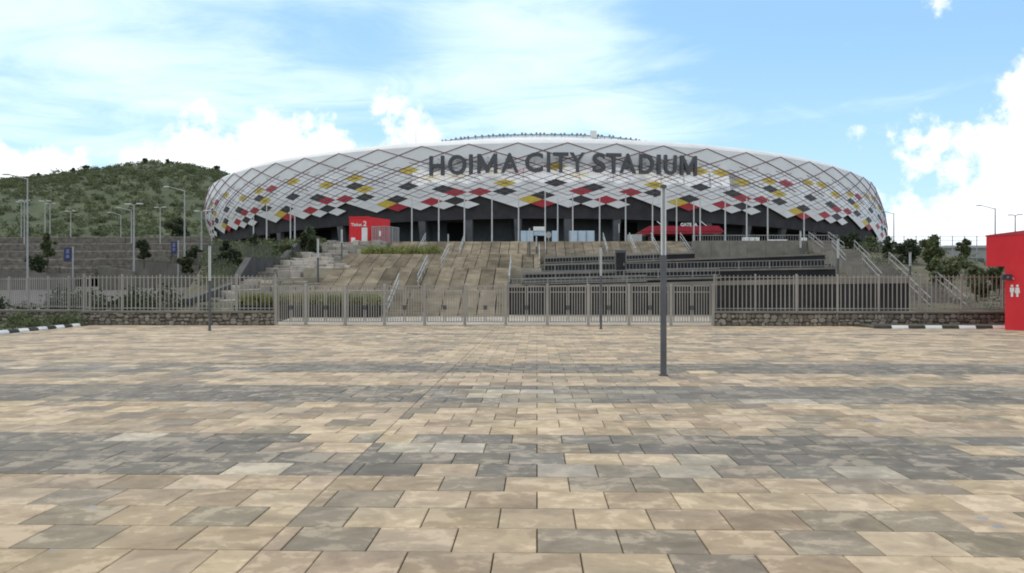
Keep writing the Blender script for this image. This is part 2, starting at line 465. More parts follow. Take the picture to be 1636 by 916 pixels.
def blade_mesh(name, x0, x1, y0, y1, z0fn, n, h, w, seed=1, lean=0.35):
    """upright grass-like blades"""
    rg = np.random.default_rng(seed)
    X = rg.uniform(x0, x1, n); Y = rg.uniform(y0, y1, n); Z = np.array([z0fn(a, b) for a, b in zip(X, Y)])
    hh = h * rg.uniform(0.55, 1.15, n); th = rg.uniform(0, 2 * np.pi, n); ln = rg.uniform(0, lean, n) * hh; ph = rg.uniform(0, 2 * np.pi, n)
    dx, dy = np.cos(th) * w, np.sin(th) * w
    V = np.zeros((n, 4, 3))
    V[:, 0] = np.stack([X - dx, Y - dy, Z], 1); V[:, 1] = np.stack([X + dx, Y + dy, Z], 1)
    tx, ty = X + np.cos(ph) * ln, Y + np.sin(ph) * ln
    V[:, 2] = np.stack([tx + dx * .3, ty + dy * .3, Z + hh], 1); V[:, 3] = np.stack([tx - dx * .3, ty - dy * .3, Z + hh], 1)
    me = bpy.data.meshes.new(name)
    me.vertices.add(4 * n); me.vertices.foreach_set('co', V.ravel())
    me.loops.add(4 * n); me.loops.foreach_set('vertex_index', np.arange(4 * n))
    me.polygons.add(n); me.polygons.foreach_set('loop_start', np.arange(0, 4 * n, 4)); me.polygons.foreach_set('loop_total', np.full(n, 4))
    me.update(calc_edges=True)
    return me
def mesh_obj(name, me, m, parent=None, kind=None):
    me.materials.append(M[m]); o = bpy.data.objects.new(name, me); COL.objects.link(o)
    if parent: link_parent(o, parent)
    if kind: o['kind'] = kind
    return o

def sstep(x, a, b):
    t = min(1, max(0, (x - a) / (b - a))); return t * t * (3 - 2 * t)

# ------------------------------------------------------------------ terrain
GATE_Y = 42.0
PLAT_Z = 6.95
STAIR = [(40, 0), (46, 0), (50, 1.7), (58, 1.7), (63, 3.3), (72, 3.3), (78.5, 4.9), (89, 4.9), (95.5, 6.95), (3000, 6.95)]
def stair_z(y):
    for (a, za), (b, zb) in zip(STAIR[:-1], STAIR[1:]):
        if a <= y <= b: return za + (zb - za) * (y - a) / (b - a)
    return 0.0
def ground_z(x, y):
    if y <= 43.5: return -0.14
    mid = stair_z(y) - 0.75
    if y < 97 and x > 16.5: mid = min(mid, 3.9)
    left = 7.2 * sstep(y, 75, 150) - 0.1 + 0.7 * sstep(y, 44, 60)
    right = (5.3 + 2.3 * sstep(x, 50, 45)) * sstep(y, 48, 118) - 0.3
    kl = sstep(x, -23.5, -27.5); kr = sstep(x, 25, 30)
    z = mid * (1 - kl) * (1 - kr) + left * kl + right * kr
    return max(-0.14, z) if y < 46 else z
def build_ground():
    xs = [-2500, -900, -400, -250, -170, -120] + list(np.arange(-90, 91, 3.0)) + [120, 170, 250, 400, 900, 2500]
    ys = [-600, -100, -20, 0, 20, 40, 43.5] + list(np.arange(45, 112, 2.0)) + [120, 130, 140, 150, 170, 200, 260, 330, 420, 600, 1000, 3000]
    vs = [(x, y, ground_z(x, y)) for y in ys for x in xs]
    nx = len(xs)
    fs = [(j * nx + i, j * nx + i + 1, (j + 1) * nx + i + 1, (j + 1) * nx + i) for j in range(len(ys) - 1) for i in range(nx - 1)]
    struct(MB().add(vs, fs).build('ground', 'soil', smooth=True))
build_ground()

# ------------------------------------------------------------------ paved forecourt
PAVE_X0, PAVE_X1 = -21.2, 40.0
def build_paving():
    bed = MB(); bed.box(-60, PAVE_X1, -8, 46.0, -0.135, -0.03)
    base = struct(bed.build('pavement', 'joint_sand'))
    S = 0.6; G = 0.0045
    rng = random.Random(11)
    PAL = {'cream': (0.425, 0.314, 0.198), 'tan': (0.325, 0.233, 0.143), 'drab': (0.235, 0.184, 0.124), 'grey': (0.15, 0.126, 0.096), 'pale': (0.355, 0.298, 0.222), 'ash': (0.215, 0.184, 0.142)}
    def tone(y, x):
        fld = math.sin(x * .55 + y * 1.1 + 1.0) + math.sin(x * .23 - y * .7 + 2.3) + .6 * math.sin(x * 1.3 + y * .4) + rng.uniform(-1.1, 1.1)
        g1 = 8.25 < y < 10.9; g2 = 13.7 < y < 16.4; g3 = 18.5 < y < 20.7; g4 = 33.6 < y < 34.9
        if g1:   k = ('grey' if fld > (.3 if x > -3.2 else -1.0) else rng.choice(['pale', 'ash', 'pale', 'drab', 'cream'] if x > -3.2 else ['ash', 'pale', 'grey', 'cream']))
        elif g2: k = 'grey' if fld > -.9 else rng.choice(['ash', 'ash', 'pale', 'drab'])
        elif g3: k = 'grey' if fld > -.8 else rng.choice(['ash', 'drab', 'cream'])
        elif g4: k = rng.choices(['grey', 'drab', 'cream', 'tan'], [25, 40, 20, 15])[0]
        else:    k = rng.choices(['cream', 'tan', 'drab', 'pale', 'ash'], [44, 38, 18, 0, 0])[0]
        c = PAL[k]; f = rng.uniform(0.87, 1.11)
        return (c[0] * f, c[1] * f * rng.uniform(.99, 1.012), c[2] * f * rng.uniform(.94, 1.04), rng.random())
    cells = []
    y0 = 0.58 - 8 * 0.6
    nrow = int((45.8 - y0) / S)
    SPLIT = -1.94
    for r in range(nrow):
        ya, yb = y0 + r * S, y0 + (r + 1) * S
        # right-hand field, running bond centred on X = 0
        x = SPLIT
        ph = (0.0 if r % 2 else 0.3)
        k = math.ceil((SPLIT + 0.08 - ph) / S)
        edges = [SPLIT] + [ph + S * (k + i) for i in range(int((PAVE_X1 - SPLIT) / S) + 1)]
        for a, b in zip(edges[:-1], edges[1:]):
            cells.append((a, b, ya, yb))
        edges = [SPLIT - (0.3 if r % 2 == 0 else 0.0)]
        if r % 2 == 0: cells.append((SPLIT - 0.3, SPLIT, ya, yb))
        x = edges[0]
        while x > -40:
            cells.append((x - S, x, ya, yb)); x -= S
    def vis(c):
        y = c[2]
        if y < 5.3: return False
        xm = (c[0] + c[1]) / 2
        px = 818 + F * math.tan(math.atan2(xm, y) + YAW)
        return -10 < px < 1646
    near = sorted([c for c in cells if vis(c)], key=lambda c: c[2])[:300]
    ns = set(near)
    shared = {}
    for (a, b, ya, yb) in near:
        w = round(b - a, 3)
        if w not in shared:
            mb = MB().bev(-w / 2 + G, w / 2 - G, -S / 2 + G, S / 2 - G, -0.045, 0.0, 0.005)
            me = mb.mesh('paving_slab'); me.materials.append(M['slab_single']); shared[w] = me
        o = inst('paving_slab', shared[w], base, ((a + b) / 2, (ya + yb) / 2, rng.uniform(-0.002, 0.002)))
        o.rotation_euler = (rng.uniform(-.003, .003), rng.uniform(-.003, .003), 0)
        o.color = tone((ya + yb) / 2, a)
    mb = MB(); tones = []
    for c in cells:
        if c in ns: continue
        a, b, ya, yb = c
        if a < -60 or (ya > 42.8 and not -13 < a < 9): continue
        z = rng.uniform(-0.003, 0.003)
        mb.bev(a + G, b - G, ya + G, yb - G, -0.045, z, 0.005)
        tones += [tone((ya + yb) / 2, a)] * 10
    o = mb.build('paving_field', 'slab_field', base, kind='stuff')
    at = o.data.attributes.new('tone', 'FLOAT_COLOR', 'FACE')
    at.data.foreach_set('color', [x for t in tones for x in t])
build_paving()
# pale apron behind the gates
struct(MB().add([(-13.2, 42.6, .012), (26, 42.6, .012), (26, 47.6, .36), (-13.2, 47.6, .36), (-13.2, 42.6, -.1), (26, 42.6, -.1)], [(0, 1, 2, 3), (4, 5, 1, 0)]).build('path', 'paleconcrete'))

# ------------------------------------------------------------------ stairs
FLIGHTS = [(46, 50, 0.0, 1.7, -8.3, -1.55), (58, 63, 1.7, 3.3, -15.0, -2.0), (72, 78.5, 3.3, 4.9, -17.3, 0.3), (89, 95.5, 4.9, 6.95, -16.0, 16.2)]
FLN = ['lowest', 'second', 'third', 'topmost']
def build_stairs():
    for k, (ya, yb, za, zb, xa, xb) in enumerate(FLIGHTS):
        n = max(8, round((zb - za) / 0.16)); tr = (yb - ya) / n; ri = (zb - za) / n
        t = thing('stair_flight', ((xa + xb) / 2, ya, za), '%s broad brown stone stair flight climbing to the stadium' % FLN[k], 'stairs', 'stair flights')
        w = 1.0; x = xa; rg = random.Random(k)
        while x < xb - 0.4:
            x1 = min(x + w, xb)
            pr = []      # stepped profile, y/z
            jz = rg.uniform(-0.015, 0.015); jy = rg.uniform(-.03, .03)
            for i in range(n):
                pr += [(ya + i * tr + jy, za + i * ri + (jz if i else 0)), (ya + i * tr + jy, za + (i + 1) * ri + jz)]
            pr += [(yb + 0.3, zb + jz), (yb + 0.3, za - 0.6), (ya + jy, za - 0.6)]
            g = 0.034
            vs = [(x + g, p[0], p[1]) for p in pr] + [(x1 - g, p[0], p[1]) for p in pr]; m = len(pr)
            fs = [(i, m + i, m + (i + 1) % m, (i + 1) % m) for i in range(m)] + [tuple(range(m)), tuple(range(2 * m - 1, m - 1, -1))]
            mb = MB().add(vs, fs)
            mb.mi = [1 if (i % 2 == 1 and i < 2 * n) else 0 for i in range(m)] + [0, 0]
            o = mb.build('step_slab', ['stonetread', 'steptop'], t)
            x = x1
        # dark bed seen in the joints
        MB().add([(xa + .05, ya + .25, za - .5), (xb - .05, ya + .25, za - .5), (xb - .05, yb + .25, zb - .3), (xa + .05, yb + .25, zb - .3)], [(0, 1, 2, 3)]).build('joint_bed', 'mortar', t)
        if k < 3:
            yn = FLIGHTS[k + 1][0]
            nx0, nx1 = min(xa, FLIGHTS[k + 1][4]), max(xb, FLIGHTS[k + 1][5]) if k < 2 else 1.0
            struct(MB().box(nx0, nx1, yb + 0.31, yn + 0.02, za - 0.7, zb - 0.01).build('stair_landing', 'steptop'))
build_stairs()
struct(MB().box(-25, 33, 95.82, 150, 5.5, 6.94).build('platform_paving', 'concrete'))

def handrail(x, ya, yb, za, zb, label, group='stair handrails', x1=None):
    x1 = x if x1 is None else x1
    t = thing('handrail', (x, ya, za), label, 'handrail', group)
    for h in (0.95, 0.55):
        pts = [(x, ya - .25, za + h - .1), (x, ya, za + h), (x1, yb, zb + h), (x1, yb + .3, zb + h)]
        MB().path(pts, 0.03).build('rail', 'railmetal', t)
    for i in range(4):
        f = i / 3
        xx, y, z = x + (x1 - x) * f, ya + (yb - ya) * f, za + (zb - za) * f
        MB().tube((xx, y, z - .05), (xx, y, z + .95), 0.03).build('post', 'railmetal', t)
    return t
HN = ['on the lowest flight beside the hedge', 'on the second flight', 'on the third flight', 'on the topmost flight, leftmost there']
for k, (ya, yb, za, zb, xa, xb) in enumerate(FLIGHTS):
    handrail(-8.05, ya + .1, yb, za + .1, zb, 'double tube handrail %s of the brown stairs' % HN[k])
for k, x in enumerate((-12.4, 0.9, 7.3, 10.2, 12.6, 15.8)):
    handrail(x, 89.3, 95.4, 5.0, 6.95, 'handrail near the top of the stairs, %s from the left among the far ones' % ORD[k])
handrail(-1.9, 58.2, 63, 1.8, 3.3, 'handrail on the right edge of the second stair flight')
handrail(0.2, 72.2, 78.4, 3.4, 4.9, 'handrail on the right edge of the third stair flight')

# ------------------------------------------------------------------ pitched bank of grey blocks
def bank_z(y): return 0.1 + 6.7 * (y - 48) / 48.0
def build_bank():
    t = thing('stone_bank', (-19, 48, 0), 'sloping bank of uneven grey stone blocks left of the brown stairs', 'stone bank')
    rg = random.Random(5)
    y = 47.0
    while y < 95.5:
        f = max(0, (y - 48) / 48); dy = 2.3 + 1.2 * f
        x0 = -20.5 - 3.5 * f; x1 = -8.6 if y < 49.0 else (-15.2 if y < 58 else -15.1 - 1.6 * f)
        x = x0 - rg.uniform(0, .5)
        z = bank_z(y + dy / 2); zr = bank_z(y - dy / 2)
        while x < x1 - 0.2:
            w = rg.uniform(0.45, 1.0) * (1 + .5 * f); xe = min(x + w, x1)
            h = rg.uniform(-0.16, 0.18); fy = rg.uniform(-.35, .35)
            MB().bev(x + .02, xe - .02, y + fy, y + dy + .3, zr - 0.5, z + 0.1 + h, 0.03).build('block', 'greyblock', t)
            x = xe
        y += dy
    vs = [(-26, 46.8, -.5), (-14.5, 46.8, -.5), (-15.3, 96, bank_z(96) - .45), (-26, 96, bank_z(96) - .45)]
    MB().add(vs, [(0, 1, 2, 3)]).build('bank_bed', 'mortar', t)
build_bank()

# stepped dark planter wall along the bank
def build_planter_wall():
    t = thing('planter_wall', (-21, 52, 0), 'stepped dark planter wall running up beside the grey block bank', 'planter wall')
    pts = [(-20.6, 50, 1.2), (-21.6, 60.5, 2.2), (-22.0, 65, 4.15), (-23.0, 77, 4.55), (-23.2, 82, 6.1), (-24.6, 95, 6.7)]
    for (a, b) in zip(pts[:-1], pts[1:]):
        vs = []
        for p in (a, b):
            vs += [(p[0] - .25, p[1], p[2] - 2.6), (p[0] + .25, p[1], p[2] - 2.6), (p[0] + .25, p[1], p[2]), (p[0] - .25, p[1], p[2])]
        MB().add(vs, [(0, 1, 2, 3), (7, 6, 5, 4), (0, 4, 5, 1), (1, 5, 6, 2), (2, 6, 7, 3), (3, 7, 4, 0)]).build('wall_section', 'planterwall', t)
build_planter_wall()

# ------------------------------------------------------------------ hedges
def hedge(x0, x1, y0, y1, z0, zt, label, n=2500, wall=None, m='leaf_yellow'):
    t = thing('hedge', ((x0 + x1) / 2, (y0 + y1) / 2, z0), label, 'hedge')
    if wall:
        MB().bev(x0 - .15, x1 + .15, y0 - .2, y1 + .2, z0, z0 + wall, 0.03).build('planter_box', 'darkwall', t)
    zb = z0 + (wall or 0)
    cl = []
    rg = random.Random(int(x0 * 10))
    x = x0 + .3
    while x < x1:
        h = (zt - zb) * rg.uniform(0.7, 1.0)
        cl.append(((x, (y0 + y1) / 2, zb + h * .5), (0.5, (y1 - y0) / 2, h * .5))); x += 0.45
    mesh_obj('foliage', leaf_mesh('foliage', cl, n, 0.09, seed=3, elong=1.5), m, t)
    mesh_obj('blades', blade_mesh('blades', x0, x1, y0, y1, lambda a, b: zb, n // 2, (zt - zb) * 1.1, 0.02, seed=4), m, t)
hedge(-16.2, -8.7, 46.2, 47.4, 0.15, 1.5, 'yellow-green hedge in a dark planter behind the left gates', 3600, wall=0.75)
hedge(-16.4, -9.2, 79.6, 81.2, 4.9, 5.75, 'low yellow-green hedge on the landing in front of the topmost stair flight', 2600)

# ------------------------------------------------------------------ ramps on the right
def ramp_tier(D, pl, pr, yl, yr, label, depth=6.0, railh=0.85, wall_h=1.9, cop=(.14, .14), rail_to=1.0):
    """retaining wall with deck and balustrade; top given at both ends in photo pixels"""
    a = W(pl, yl, D); b = W(pr, yr, D)
    t = thing('ramp_tier', (a.x, D, a.z - wall_h), label, 'ramp', 'ramp tiers')
    def quadbox(x0, z0a, z1a, x1, z0b, z1b, y0, y1):
        vs = [(x0, y0, z0a), (x1, y0, z0b), (x1, y1, z0b), (x0, y1, z0a), (x0, y0, z1a), (x1, y0, z1b), (x1, y1, z1b), (x0, y1, z1a)]
        return MB().add(vs, [(0, 3, 2, 1), (4, 5, 6, 7), (0, 1, 5, 4), (1, 2, 6, 5), (2, 3, 7, 6), (3, 0, 4, 7)])
    quadbox(a.x, a.z - wall_h, a.z - cop[0], b.x, b.z - wall_h, b.z - cop[1], D, D + 0.3).build('wall', 'darkwall', t)  # dark retaining wall; its near-black also paints the shaded void under the deck
    quadbox(a.x - .02, a.z - cop[0], a.z, b.x + .02, b.z - cop[1], b.z, D - .06, D + 0.36).build('coping', 'concrete', t)
    quadbox(a.x, a.z - .5, a.z - .06, b.x, b.z - .5, b.z - .06, D + .36, D + depth).build('deck', 'concrete', t)
    L = b.x - a.x; n = int(L / 0.24)
    bl = MB()
    for i in range(int(n * rail_to) + 1):
        f = i / n; x = a.x + L * f; z = a.z + (b.z - a.z) * f
        bl.box(x - .014, x + .014, D + .12, D + .15, z + .08, z + railh)
    bl.build('balusters', 'ramprail', t, kind='stuff')
    for h in (railh, 0.1):
        MB().bar((a.x, D + .135, a.z + h), (a.x + L * rail_to, D + .135, a.z + (b.z - a.z) * rail_to + h), 0.055, 0.05).build('rail', 'ramprail', t)
    for i in range(0, int(n * rail_to) + 1, 9):
        f = i / n; x = a.x + L * f; z = a.z + (b.z - a.z) * f
        MB().box(x - .035, x + .035, D + .10, D + .17, z - .01, z + railh + .02).build('post', 'ramprail', t)
ramp_tier(47.5, 812, 1452, 458, 441, 'nearest dark ramp wall with pale coping, right behind the gates', wall_h=2.5, cop=(.06, .40), railh=0.42, rail_to=.35)
ramp_tier(54.5, 833, 1150, 449, 442, 'second dark ramp tier with railing above the gates', railh=.52)
ramp_tier(61.5, 838, 1335, 436, 427, 'third ramp tier with railing, at the foot of the dark cabinet', railh=.54)
ramp_tier(69.0, 870, 1318, 422, 405, 'fourth ramp tier with railing, behind the dark cabinet', railh=.50, rail_to=.42)
ramp_tier(77.0, 872, 1110, 411, 403, 'highest ramp tier with railing, below the stair top', railh=.48)
# platform parapet on the right
def parapet():
    a = W(1106, 388, 95); b = W(1338, 385, 95)
    t = thing('platform_wall', (a.x, 95, 5), 'grey concrete wall edging the platform right of the stairs', 'wall')
    for i in range(8):
        x0 = a.x + (b.x - a.x) * i / 8; x1 = a.x + (b.x - a.x) * (i + 1) / 8
        MB().bev(x0 + .012, x1 - .012, 94.6, 95.7, 5.0, 6.98, 0.02).build('wall_panel', 'concrete', t)
    bl = MB(); x = a.x
    while x < b.x: bl.box(x - .015, x + .015, 94.8, 94.83, 6.98, 7.55); x += .28
    bl.build('balusters', 'railmetal', t, kind='stuff')
    MB().bar((a.x, 94.815, 7.58), (b.x, 94.815, 7.58), .06, .06).build('rail', 'railmetal', t)
parapet()
# dark cabinet on the ramps
def cabinet():
    p = W(991, 434, 60.2)
    t = thing('cabinet', p, 'tall dark grey cabinet standing on the ramps right of centre', 'cabinet')
    MB().bev(p.x - .36, p.x + .36, p.y - .3, p.y + .3, p.z - .6, p.z + 1.42, .02).build('body', 'poledark', t)
    MB().box(p.x - .31, p.x + .31, p.y - .325, p.y - .302, p.z - .3, p.z + 1.3).build('door', 'darkwall', t)
    MB().box(p.x + .2, p.x + .24, p.y - .35, p.y - .327, p.z + .4, p.z + .6).build('handle', 'galv', t)
    MB().bev(p.x - .4, p.x + .4, p.y - .34, p.y + .34, p.z + 1.423, p.z + 1.48, .02).build('cap', 'poledark', t)
cabinet()
# concrete side stairs on the right
def side_stairs():
    t = thing('side_stairs', (26, 50, 0), 'pale concrete side stairs with railings at the right end of the ramps', 'stairs')
    fl = [((23.6, 50, .3), (24.6, 56, 1.9)), ((25.6, 62, 1.9), (26.8, 69, 3.7)), ((28.0, 76, 3.7), (29.2, 83, 5.4)), ((30.0, 88, 5.4), (30.6, 94.5, 6.95))]
    prev = None
    for a, b in fl:
        n = 10
        for i in range(n):
            f = i / n; x = a[0] + (b[0] - a[0]) * f; y = a[1] + (b[1] - a[1]) * f; z = a[2] + (b[2] - a[2]) * (i + 1) / n
            MB().box(x - 1.1, x + 1.1, y, y + (b[1] - a[1]) / n, z - 1.2, z).build('step', 'concrete', t)
        if prev: MB().add([(prev[0] - 1.1, prev[1], prev[2] - .01), (prev[0] + 1.1, prev[1], prev[2] - .01), (a[0] + 1.1, a[1], a[2] - .01), (a[0] - 1.1, a[1], a[2] - .01),
                           (prev[0] - 1.1, prev[1], prev[2] - 1.3), (prev[0] + 1.1, prev[1], prev[2] - 1.3), (a[0] + 1.1, a[1], a[2] - 1.3), (a[0] - 1.1, a[1], a[2] - 1.3)],
                          [(0, 1, 2, 3), (4, 5, 1, 0), (5, 6, 2, 1), (7, 4, 0, 3)]).build('landing', 'concrete', t)
        for s in (-1.05, 1.05):
            for h in (.95, .5):
                MB().path([(a[0] + s, a[1], a[2] + h), (b[0] + s, b[1], b[2] + h)], .035).build('rail', 'siderail', t)
            for f in (0, .33, .67, 1):
                p = Vector(a).lerp(Vector(b), f); MB().tube((p.x + s, p.y, p.z - .1), (p.x + s, p.y, p.z + .95), .03).build('post', 'siderail', t)
        prev = b
side_stairs()

# ------------------------------------------------------------------ stone walls and fences on the gate line
def stone_wall(x0, x1, y, h, label, seed, coping=True):
    t = thing('stone_wall', ((x0 + x1) / 2, y, 0), label, 'wall')
    MB().box(x0, x1, y, y + .35, -.05, h - .1).build('mortar_core', 'mortar', t)
    rg = np.random.default_rng(seed)
    mb = MB()
    # irregular rubble facing, jittered courses of chamfered polygons
    z = 0.0
    while z < h - .14:
        rh = rg.uniform(.15, .24); x = x0 + .01 - rg.uniform(0, .1)
        while x < x1 - .05:
            w = rg.uniform(.14, .40); xa, xb = max(x, x0 + .01), min(x + w, x1 - .01)
            za, zb = z + rg.uniform(-.05, .05), min(z + rh + rg.uniform(-.06, .05), h - .11)
            if xb - xa > .07 and zb - za > .05:
                cx, cz = (xa + xb) / 2, (za + zb) / 2; n = 7; ph = rg.uniform(0, 6.28)
                ring = []
                for i in range(n):
                    a = ph + 2 * math.pi * i / n; rr = rg.uniform(.86, 1.1)
                    ring.append((cx + math.cos(a) * (xb - xa) * .50 * rr, cz + math.sin(a) * (zb - za) * .52 * rr))
                pr = rg.uniform(.025, .06)
                vs = [(p[0], y + .01, p[1]) for p in ring] + [(p[0], y - pr * .6, p[1]) for p in ring] + [(cx + (p[0] - cx) * .72, y - pr, cz + (p[1] - cz) * .72) for p in ring]
                fs = [(i, (i + 1) % n, n + (i + 1) % n, n + i) for i in range(n)] + [(n + i, n + (i + 1) % n, 2 * n + (i + 1) % n, 2 * n + i) for i in range(n)] + [tuple(range(2 * n, 3 * n))]
                mb.add(vs, fs)
            x += w
        z += rh
    o = mb.build('stone_facing', 'rubble', t, kind='stuff')
    x = x0; i = 0
    while x < x1 - .1:
        xe = min(x + 2.0, x1)
        MB().bev(x + .004, xe - .004, y - .07, y + .42, h - .1, h, .012).build('coping_slab', 'concrete', t); x = xe
    return t
FENCE_TOP = WZ(440, 800, GATE_Y + .2)
WALL_H = WZ(497, 800, GATE_Y)
XL0, XL1 = WX(131, GATE_Y), WX(440, GATE_Y)
XR0, XR1 = WX(1141, GATE_Y), WX(1606, GATE_Y)
stone_wall(XL0, XL1, GATE_Y, WALL_H, 'low rubble stone wall left of the gates', 1)
stone_wall(XR0, XR1 + 1.0, GATE_Y, WALL_H, 'low rubble stone wall right of the gates', 2)
stone_wall(XL0 - 14, XL0 - .02, GATE_Y + .6, WALL_H + .03, 'low rubble stone wall behind the green planting at the far left', 3)

BAR = {}
def fence(p0, p1, zb, zt, label, bar_sp=0.205, post_sp=2.0, name='fence'):
    p0 = Vector(p0); p1 = Vector(p1); L = (p1 - p0).length; dv = (p1 - p0) / L; ang = math.atan2(dv.y, dv.x)
    t = thing(name, (p0.x, p0.y, zb), label, 'fence', 'perimeter fences')
    h = zt - zb
    key = round(h, 2)
    if key not in BAR:
        bm_ = MB().box(-.021, .021, -.012, .012, 0.03, h - .0).mesh('bar'); bm_.materials.append(M['fencemetal']); 
        pm_ = MB().bev(-.04, .04, -.04, .04, -.02, h + .05, .012).mesh('post'); pm_.materials.append(M['fencemetal'])
        BAR[key] = (bm_, pm_)
    bm_, pm_ = BAR[key]
    npost = max(1, round(L / post_sp)); 
    for i in range(npost + 1):
        q = p0 + dv * (L * i / npost); inst('post', pm_, t, (q.x, q.y, zb), ang)
    nb = int(L / bar_sp)
    for i in range(nb):
        s = (i + .5) * L / nb
        if abs((s / (L / npost)) - round(s / (L / npost))) * (L / npost) < .06: continue
        q = p0 + dv * s; inst('bar', bm_, t, (q.x + random.uniform(-.006, .006), q.y - .0, zb), ang)
    for z in (zb + .12, zt - .1):
        MB().bar((p0.x, p0.y + .03, z), (p1.x, p1.y + .03, z), .05, .04).build('rail', 'fencemetal', t)
    return t
fy = GATE_Y + .18
fence((XL0, fy, 0), (XL1 - .05, fy, 0), WALL_H, FENCE_TOP, 'grey vertical-bar fence on the stone wall left of the gates')
fence((XR0 + .05, fy, 0), (XR1, fy, 0), WALL_H, FENCE_TOP, 'grey vertical-bar fence on the stone wall right of the gates')
fq = W(-60, 460, 50)
fence((fq.x, 49.5, 0), (XL0 - .05, fy + .7, 0), WALL_H + .03, FENCE_TOP - .05, 'grey bar fence receding behind the planting at the far left')

# gates
GP = [441, 488.6, 551.5, 614.3, 678.5, 742.7, 808, 874.5, 940, 1005, 1072, 1139]
GX = [WX(p, GATE_Y) for p in GP]
GT = WZ(456, 800, GATE_Y)
def build_gates():
    hb = 0.18
    barm = MB().box(-.018, .018, -.012, .012, hb + .02, GT - .05).mesh('bar'); barm.materials.append(M['fencemetal'])
    postm = MB().bev(-.068, .068, -.068, .068, -.02, GT + .06, .02).mesh('post'); postm.materials.append(M['fencemetal'])
    stilem = MB().box(-.03, .03, -.02, .02, hb - .03, GT - .02).mesh('stile'); stilem.materials.append(M['fencemetal'])
    for i in range(11):
        x0, x1 = GX[i], GX[i + 1]
        lab = 'double-leaf grey bar gate, %s from the left stone wall' % ORD[i]
        t = thing('gate', ((x0 + x1) / 2, GATE_Y, 0), lab, 'gate', 'row of gates')
        inst('post', postm, t, (x0, GATE_Y, 0))
        if i == 10: inst('post', postm, t, (x1, GATE_Y, 0))
        a, b = x0 + .11, x1 - .11; m = (a + b) / 2
        for (l, r) in ((a, m - .02), (m + .02, b)):
            lf = empty('leaf', ((l + r) / 2, GATE_Y, 0)); link_parent(lf, t)
            inst('stile', stilem, lf, (l + .03, GATE_Y, 0)); inst('stile', stilem, lf, (r - .03, GATE_Y, 0))
            for z in (hb, GT - .33, GT - .03):
                MB().bar((l + .06, GATE_Y + .005, z), (r - .06, GATE_Y + .005, z), .035, .045).build('rail', 'fencemetal', lf)
            n = 5 if (r - l) > .75 else 4
            for j in range(n):
                x = l + .06 + (r - l - .12) * (j + 1) / (n + 1)
                inst('bar', barm, lf, (x, GATE_Y - .014, 0))
        MB().bev(m - .09, m + .09, GATE_Y - .06, GATE_Y - .025, .78, .98, .01).build('lock', 'lock', t)
build_gates()

# ------------------------------------------------------------------ kerbs
def kerb_run(p0, p1, n, label_side, start):
    p0 = Vector(p0); p1 = Vector(p1); L = (p1 - p0).length / n; dv = (p1 - p0).normalized(); ang = math.atan2(dv.y, dv.x)
    t = empty('kerb', p0); t['kind'] = 'structure'
    shape = []
    for x in (-L / 2 + .008, L / 2 - .008):
        shape += [(x, -.09, -.1), (x, .09, -.1), (x, .09, .14), (x, -.03, .14), (x, -.09, .05)]
    fs = [(0, 1, 2, 3, 4), (9, 8, 7, 6, 5)] + [(i, 5 + i, 5 + (i + 1) % 5, (i + 1) % 5) for i in range(5)]
    for i in range(n):
        q = p0 + dv * (L * (i + .5))
        me = MB().add(shape, fs).mesh('kerb_stone'); me.materials.append(M['whitepaint' if (i + start) % 2 == 0 else 'blackpaint'])
        inst('kerb_stone', me, t, q, ang)
kerb_run((-21.15, 31.0, 0), (-21.9, 41.2, 0), 13, 'left', 1)
kerb_run((WX(1397, 39.3), 39.3, 0), (WX(1612, 39.3), 39.3, 0), 8, 'right', 1)
struct(MB().box(WX(1397, 39.4), XR1 + 6, 39.42, 41.93, -.1, .10).build('verge', 'soil'))
# green planting beside the left kerb
def planting():
    cl = []
    rg = random.Random(3)
    for i in range(90):
        x = rg.uniform(-33, -21.9); y = rg.uniform(33, 42.2); h = rg.uniform(.2, .55)
        cl.append(((x, y, h * .6 - .1), (rg.uniform(.3, .7), rg.uniform(.3, .7), h)))
    t = thing('ground_planting', (-27, 38, -.1), 'low green leafy planting behind the kerb at the far left', 'planting')
    mesh_obj('foliage', leaf_mesh('foliage', cl, 16000, .07, seed=8), 'leaf_mid', t)
    struct(MB().box(-60, -21.85, 20, 42.55, -.12, .02).build('planting_bed', 'soil'))
planting()

# ------------------------------------------------------------------ light columns
def light_column(px, yb, yt, ys, label, D=None, r=0.062):
    if D is None: D = 2530.0 / (yb - 460)
    p = W(px, yb, D); zt = WZ(yt, px, D); zs = WZ(ys, px, D); z0 = 0.0 if D < 43 else p.z
    t = thing('light_column', (p.x, D, z0), label, 'light column', 'light columns')
    MB().tube((p.x, D, z0 - .02), (p.x, D, zs), r, r, 14).build('pole', 'poledark', t, smooth=False)
    MB().tube((p.x, D, z0 - .02), (p.x, D, z0 + .03), r * 1.5, r * 1.5, 14).build('base_plate', 'poledark', t)
    MB().tube((p.x, D, zs), (p.x, D, zt), r * .42, r * .42, 8).build('core', 'galv', t)
    for i in range(4):
        a = math.pi / 4 + i * math.pi / 2
        x, y = p.x + math.cos(a) * r * .82, D + math.sin(a) * r * .82
        MB().tube((x, y, zs), (x, y, zt), r * .2, r * .2, 6).build('rod', 'diffuser', t)
    MB().tube((p.x, D, zt - .03), (p.x, D, zt + .04), r * 1.02, r * 1.02, 14).build('cap', 'poledark', t)
light_column(1060, 600, 299, 408, 'tall grey light column standing alone on the open paving', r=.066)
light_column(960, 526, 394, 441, 'light column in front of the gates right of centre', r=.055)
light_column(335, 529, 392, 449, 'light column before the left stone wall', r=.055)
